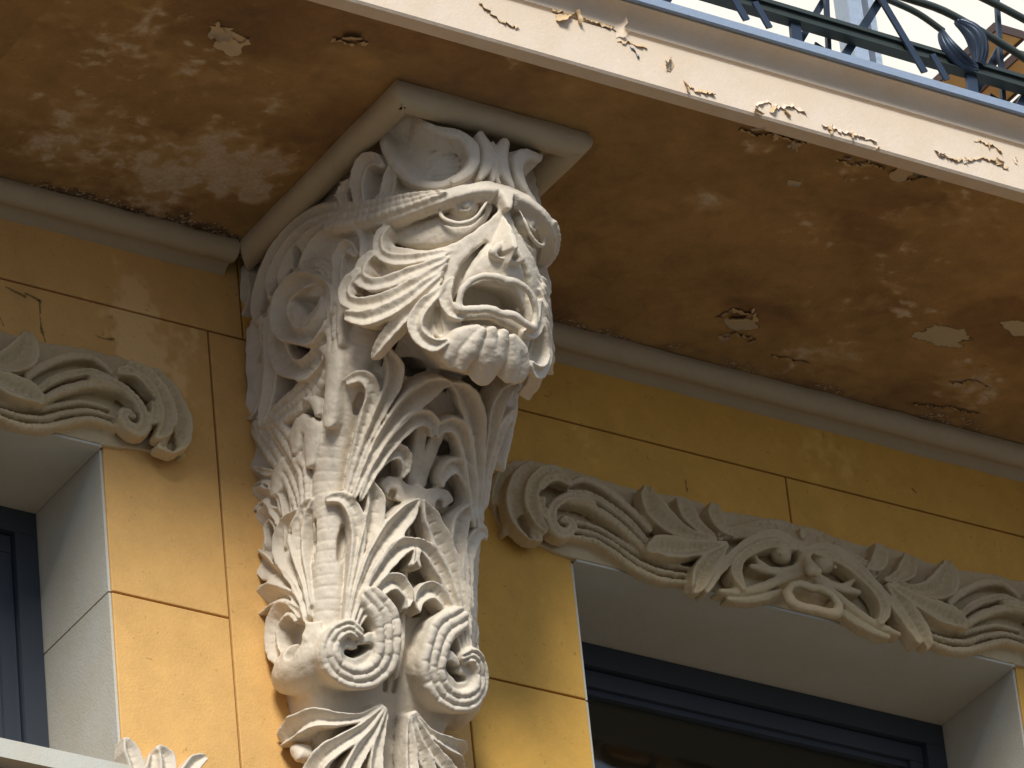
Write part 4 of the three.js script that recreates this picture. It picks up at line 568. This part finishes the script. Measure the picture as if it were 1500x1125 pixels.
{ // door surround and eaves brackets of the upper storey, seen past the railing
  const x1 = onPlane(1243, 40, 'z', 0).x, x2 = onPlane(1272, 40, 'z', 0).x;
  put('door_post', box(x1 - .03, x1 + .026, 12.44, 16, -.02, .05), M.zinc, house); put('door_post', box(x2 - .012, x2 + .012, 12.44, 16, -.02, .03), M.zinc, house);
  for (let i = 0; i < 7; i++) { const p = onPlane(1478 + i * 34, 50 + i * 40, 'z', .60), g = box(p.x - .05, p.x + .05, p.y, p.y + .02, -.018, .60); put('eaves_bracket', metreUV(g), M.wood, house); put('bracket_edge', mergeGeometries([box(p.x - .058, p.x - .051, p.y - .006, p.y + .024, -.018, .606), box(p.x + .051, p.x + .058, p.y - .006, p.y + .024, -.018, .606), box(p.x - .051, p.x + .051, p.y - .006, p.y + .024, .601, .607)]), M.woodDark, house); } }
// ---------------------------------------------------------------- wrought iron railing on the balcony
const railing = thing('balcony_railing', 'dark wrought iron balcony railing with diagonal bars and a cast leaf', 'railing');
{ const RZ = 1.235, W = (x, y) => onPlane(x, y, 'z', RZ), ry = W(1350, 79).y;
  put('bottom_rail', metreUV(mergeGeometries([box(LX, RX, ry - .022, ry + .026, RZ - .012, RZ + .012), box(LX, RX, ry + .004, ry + .012, RZ + .0125, RZ + .022), box(LX, RX, ry - .026, ry - .0225, RZ - .02, RZ + .02)])), M.ironGreen, railing);
  const fb = (n, a, b, w = .028, t = .008, dz = 0) => { const A = W(...a), B = W(...b); A.z += dz; B.z += dz; put(n, metreUV(bar(A, B, w, t)), M.iron, railing); };
  for (let k = -3; k <= 3; k++) { const d = W(1240, 80).x, ox = k * .62; const sh = (n, a, b, w, t, dz) => { const A = W(...a), B = W(...b); A.x += ox; B.x += ox; A.z += dz; B.z += dz; put(n, metreUV(bar(A, B, w, t)), M.iron, railing); };
    sh('diagonal_bar', [1241, 80], [1330, -60], .026, .007, -.022); sh('diagonal_bar', [1347, 113], [1262, -30], .024, .007, .026); sh('upright', [1224, 80], [1214, -140], .014, .012, -.034); sh('foot', [1425, 138], [1421, 104], .036, .012, 0); sh('diagonal_bar', [1262, 88], [1206, 52], .014, .006, -.045); sh('diagonal_bar', [1172, 72], [1225, -20], .02, .006, -.052); sh('diagonal_bar', [1120, 48], [1098, 10], .022, .007, .026); }
  const curve = (n, pts, r) => { const c = new THREE.CatmullRomCurve3(pts.map(p => W(...p))); put(n, metreUV(new THREE.TubeGeometry(c, 24, r, 8, false)), M.ironGreen, railing); };
  curve('scroll_bar', [[1382, 46], [1345, 20], [1302, 0], [1240, -22], [1150, -40]], .010); curve('scroll_bar', [[1560, 130], [1500, 85], [1430, 42], [1380, 15], [1330, -2], [1250, -26]], .012); curve('scroll_bar', [[1560, 62], [1500, 28], [1440, -3], [1380, -30]], .012);
  // cast leaf: two fluted lobes springing from the rail
  const lobe = (root, mid, tip, wid, out) => { const c = new THREE.QuadraticBezierCurve3(W(...root), W(...mid), W(...tip)), n = 22, m = 20, pos = [], idx = [];
    for (let i = 0; i <= n; i++) { const t = i / n, p = c.getPoint(t), T = c.getTangent(t), S = new THREE.Vector3().crossVectors(T, V3(0, 0, 1)).normalize(), w = wid * Math.pow(Math.sin(Math.PI * Math.min(1, .12 + t * .86)), .55) * (t > .97 ? .6 : 1);
      for (let j = 0; j <= 2 * m; j++) { const s = (j % (m + 1)) / m * 2 - 1, back = j > m, ss = back ? -s : s, h = out * Math.sin(Math.PI * (.1 + t * .8)) * (1 - ss * ss * .7) + .006 * Math.cos(ss * 16) * (1 - t * .2) * Math.min(1, t * 4) - (back ? .008 : 0); pos.push(p.x + S.x * ss * w, p.y + S.y * ss * w, p.z + .015 + h); } }
    const k = 2 * m + 1; for (let i = 0; i < n; i++) for (let j = 0; j < k; j++) { const j2 = (j + 1) % k, a = i * k + j, b = i * k + j2, d = a + k, e = b + k; idx.push(a, b, d, b, e, d); }
    const g = new THREE.BufferGeometry(); g.setAttribute('position', new THREE.Float32BufferAttribute(pos, 3)); g.setIndex(idx); g.computeVertexNormals(); put('cast_leaf', metreUV(g), M.iron, railing); };
  lobe([1426, 103], [1380, 92], [1374, 50], .030, .03); lobe([1428, 100], [1430, 60], [1394, 36], .036, .045); }

renderer.render(scene, camera);
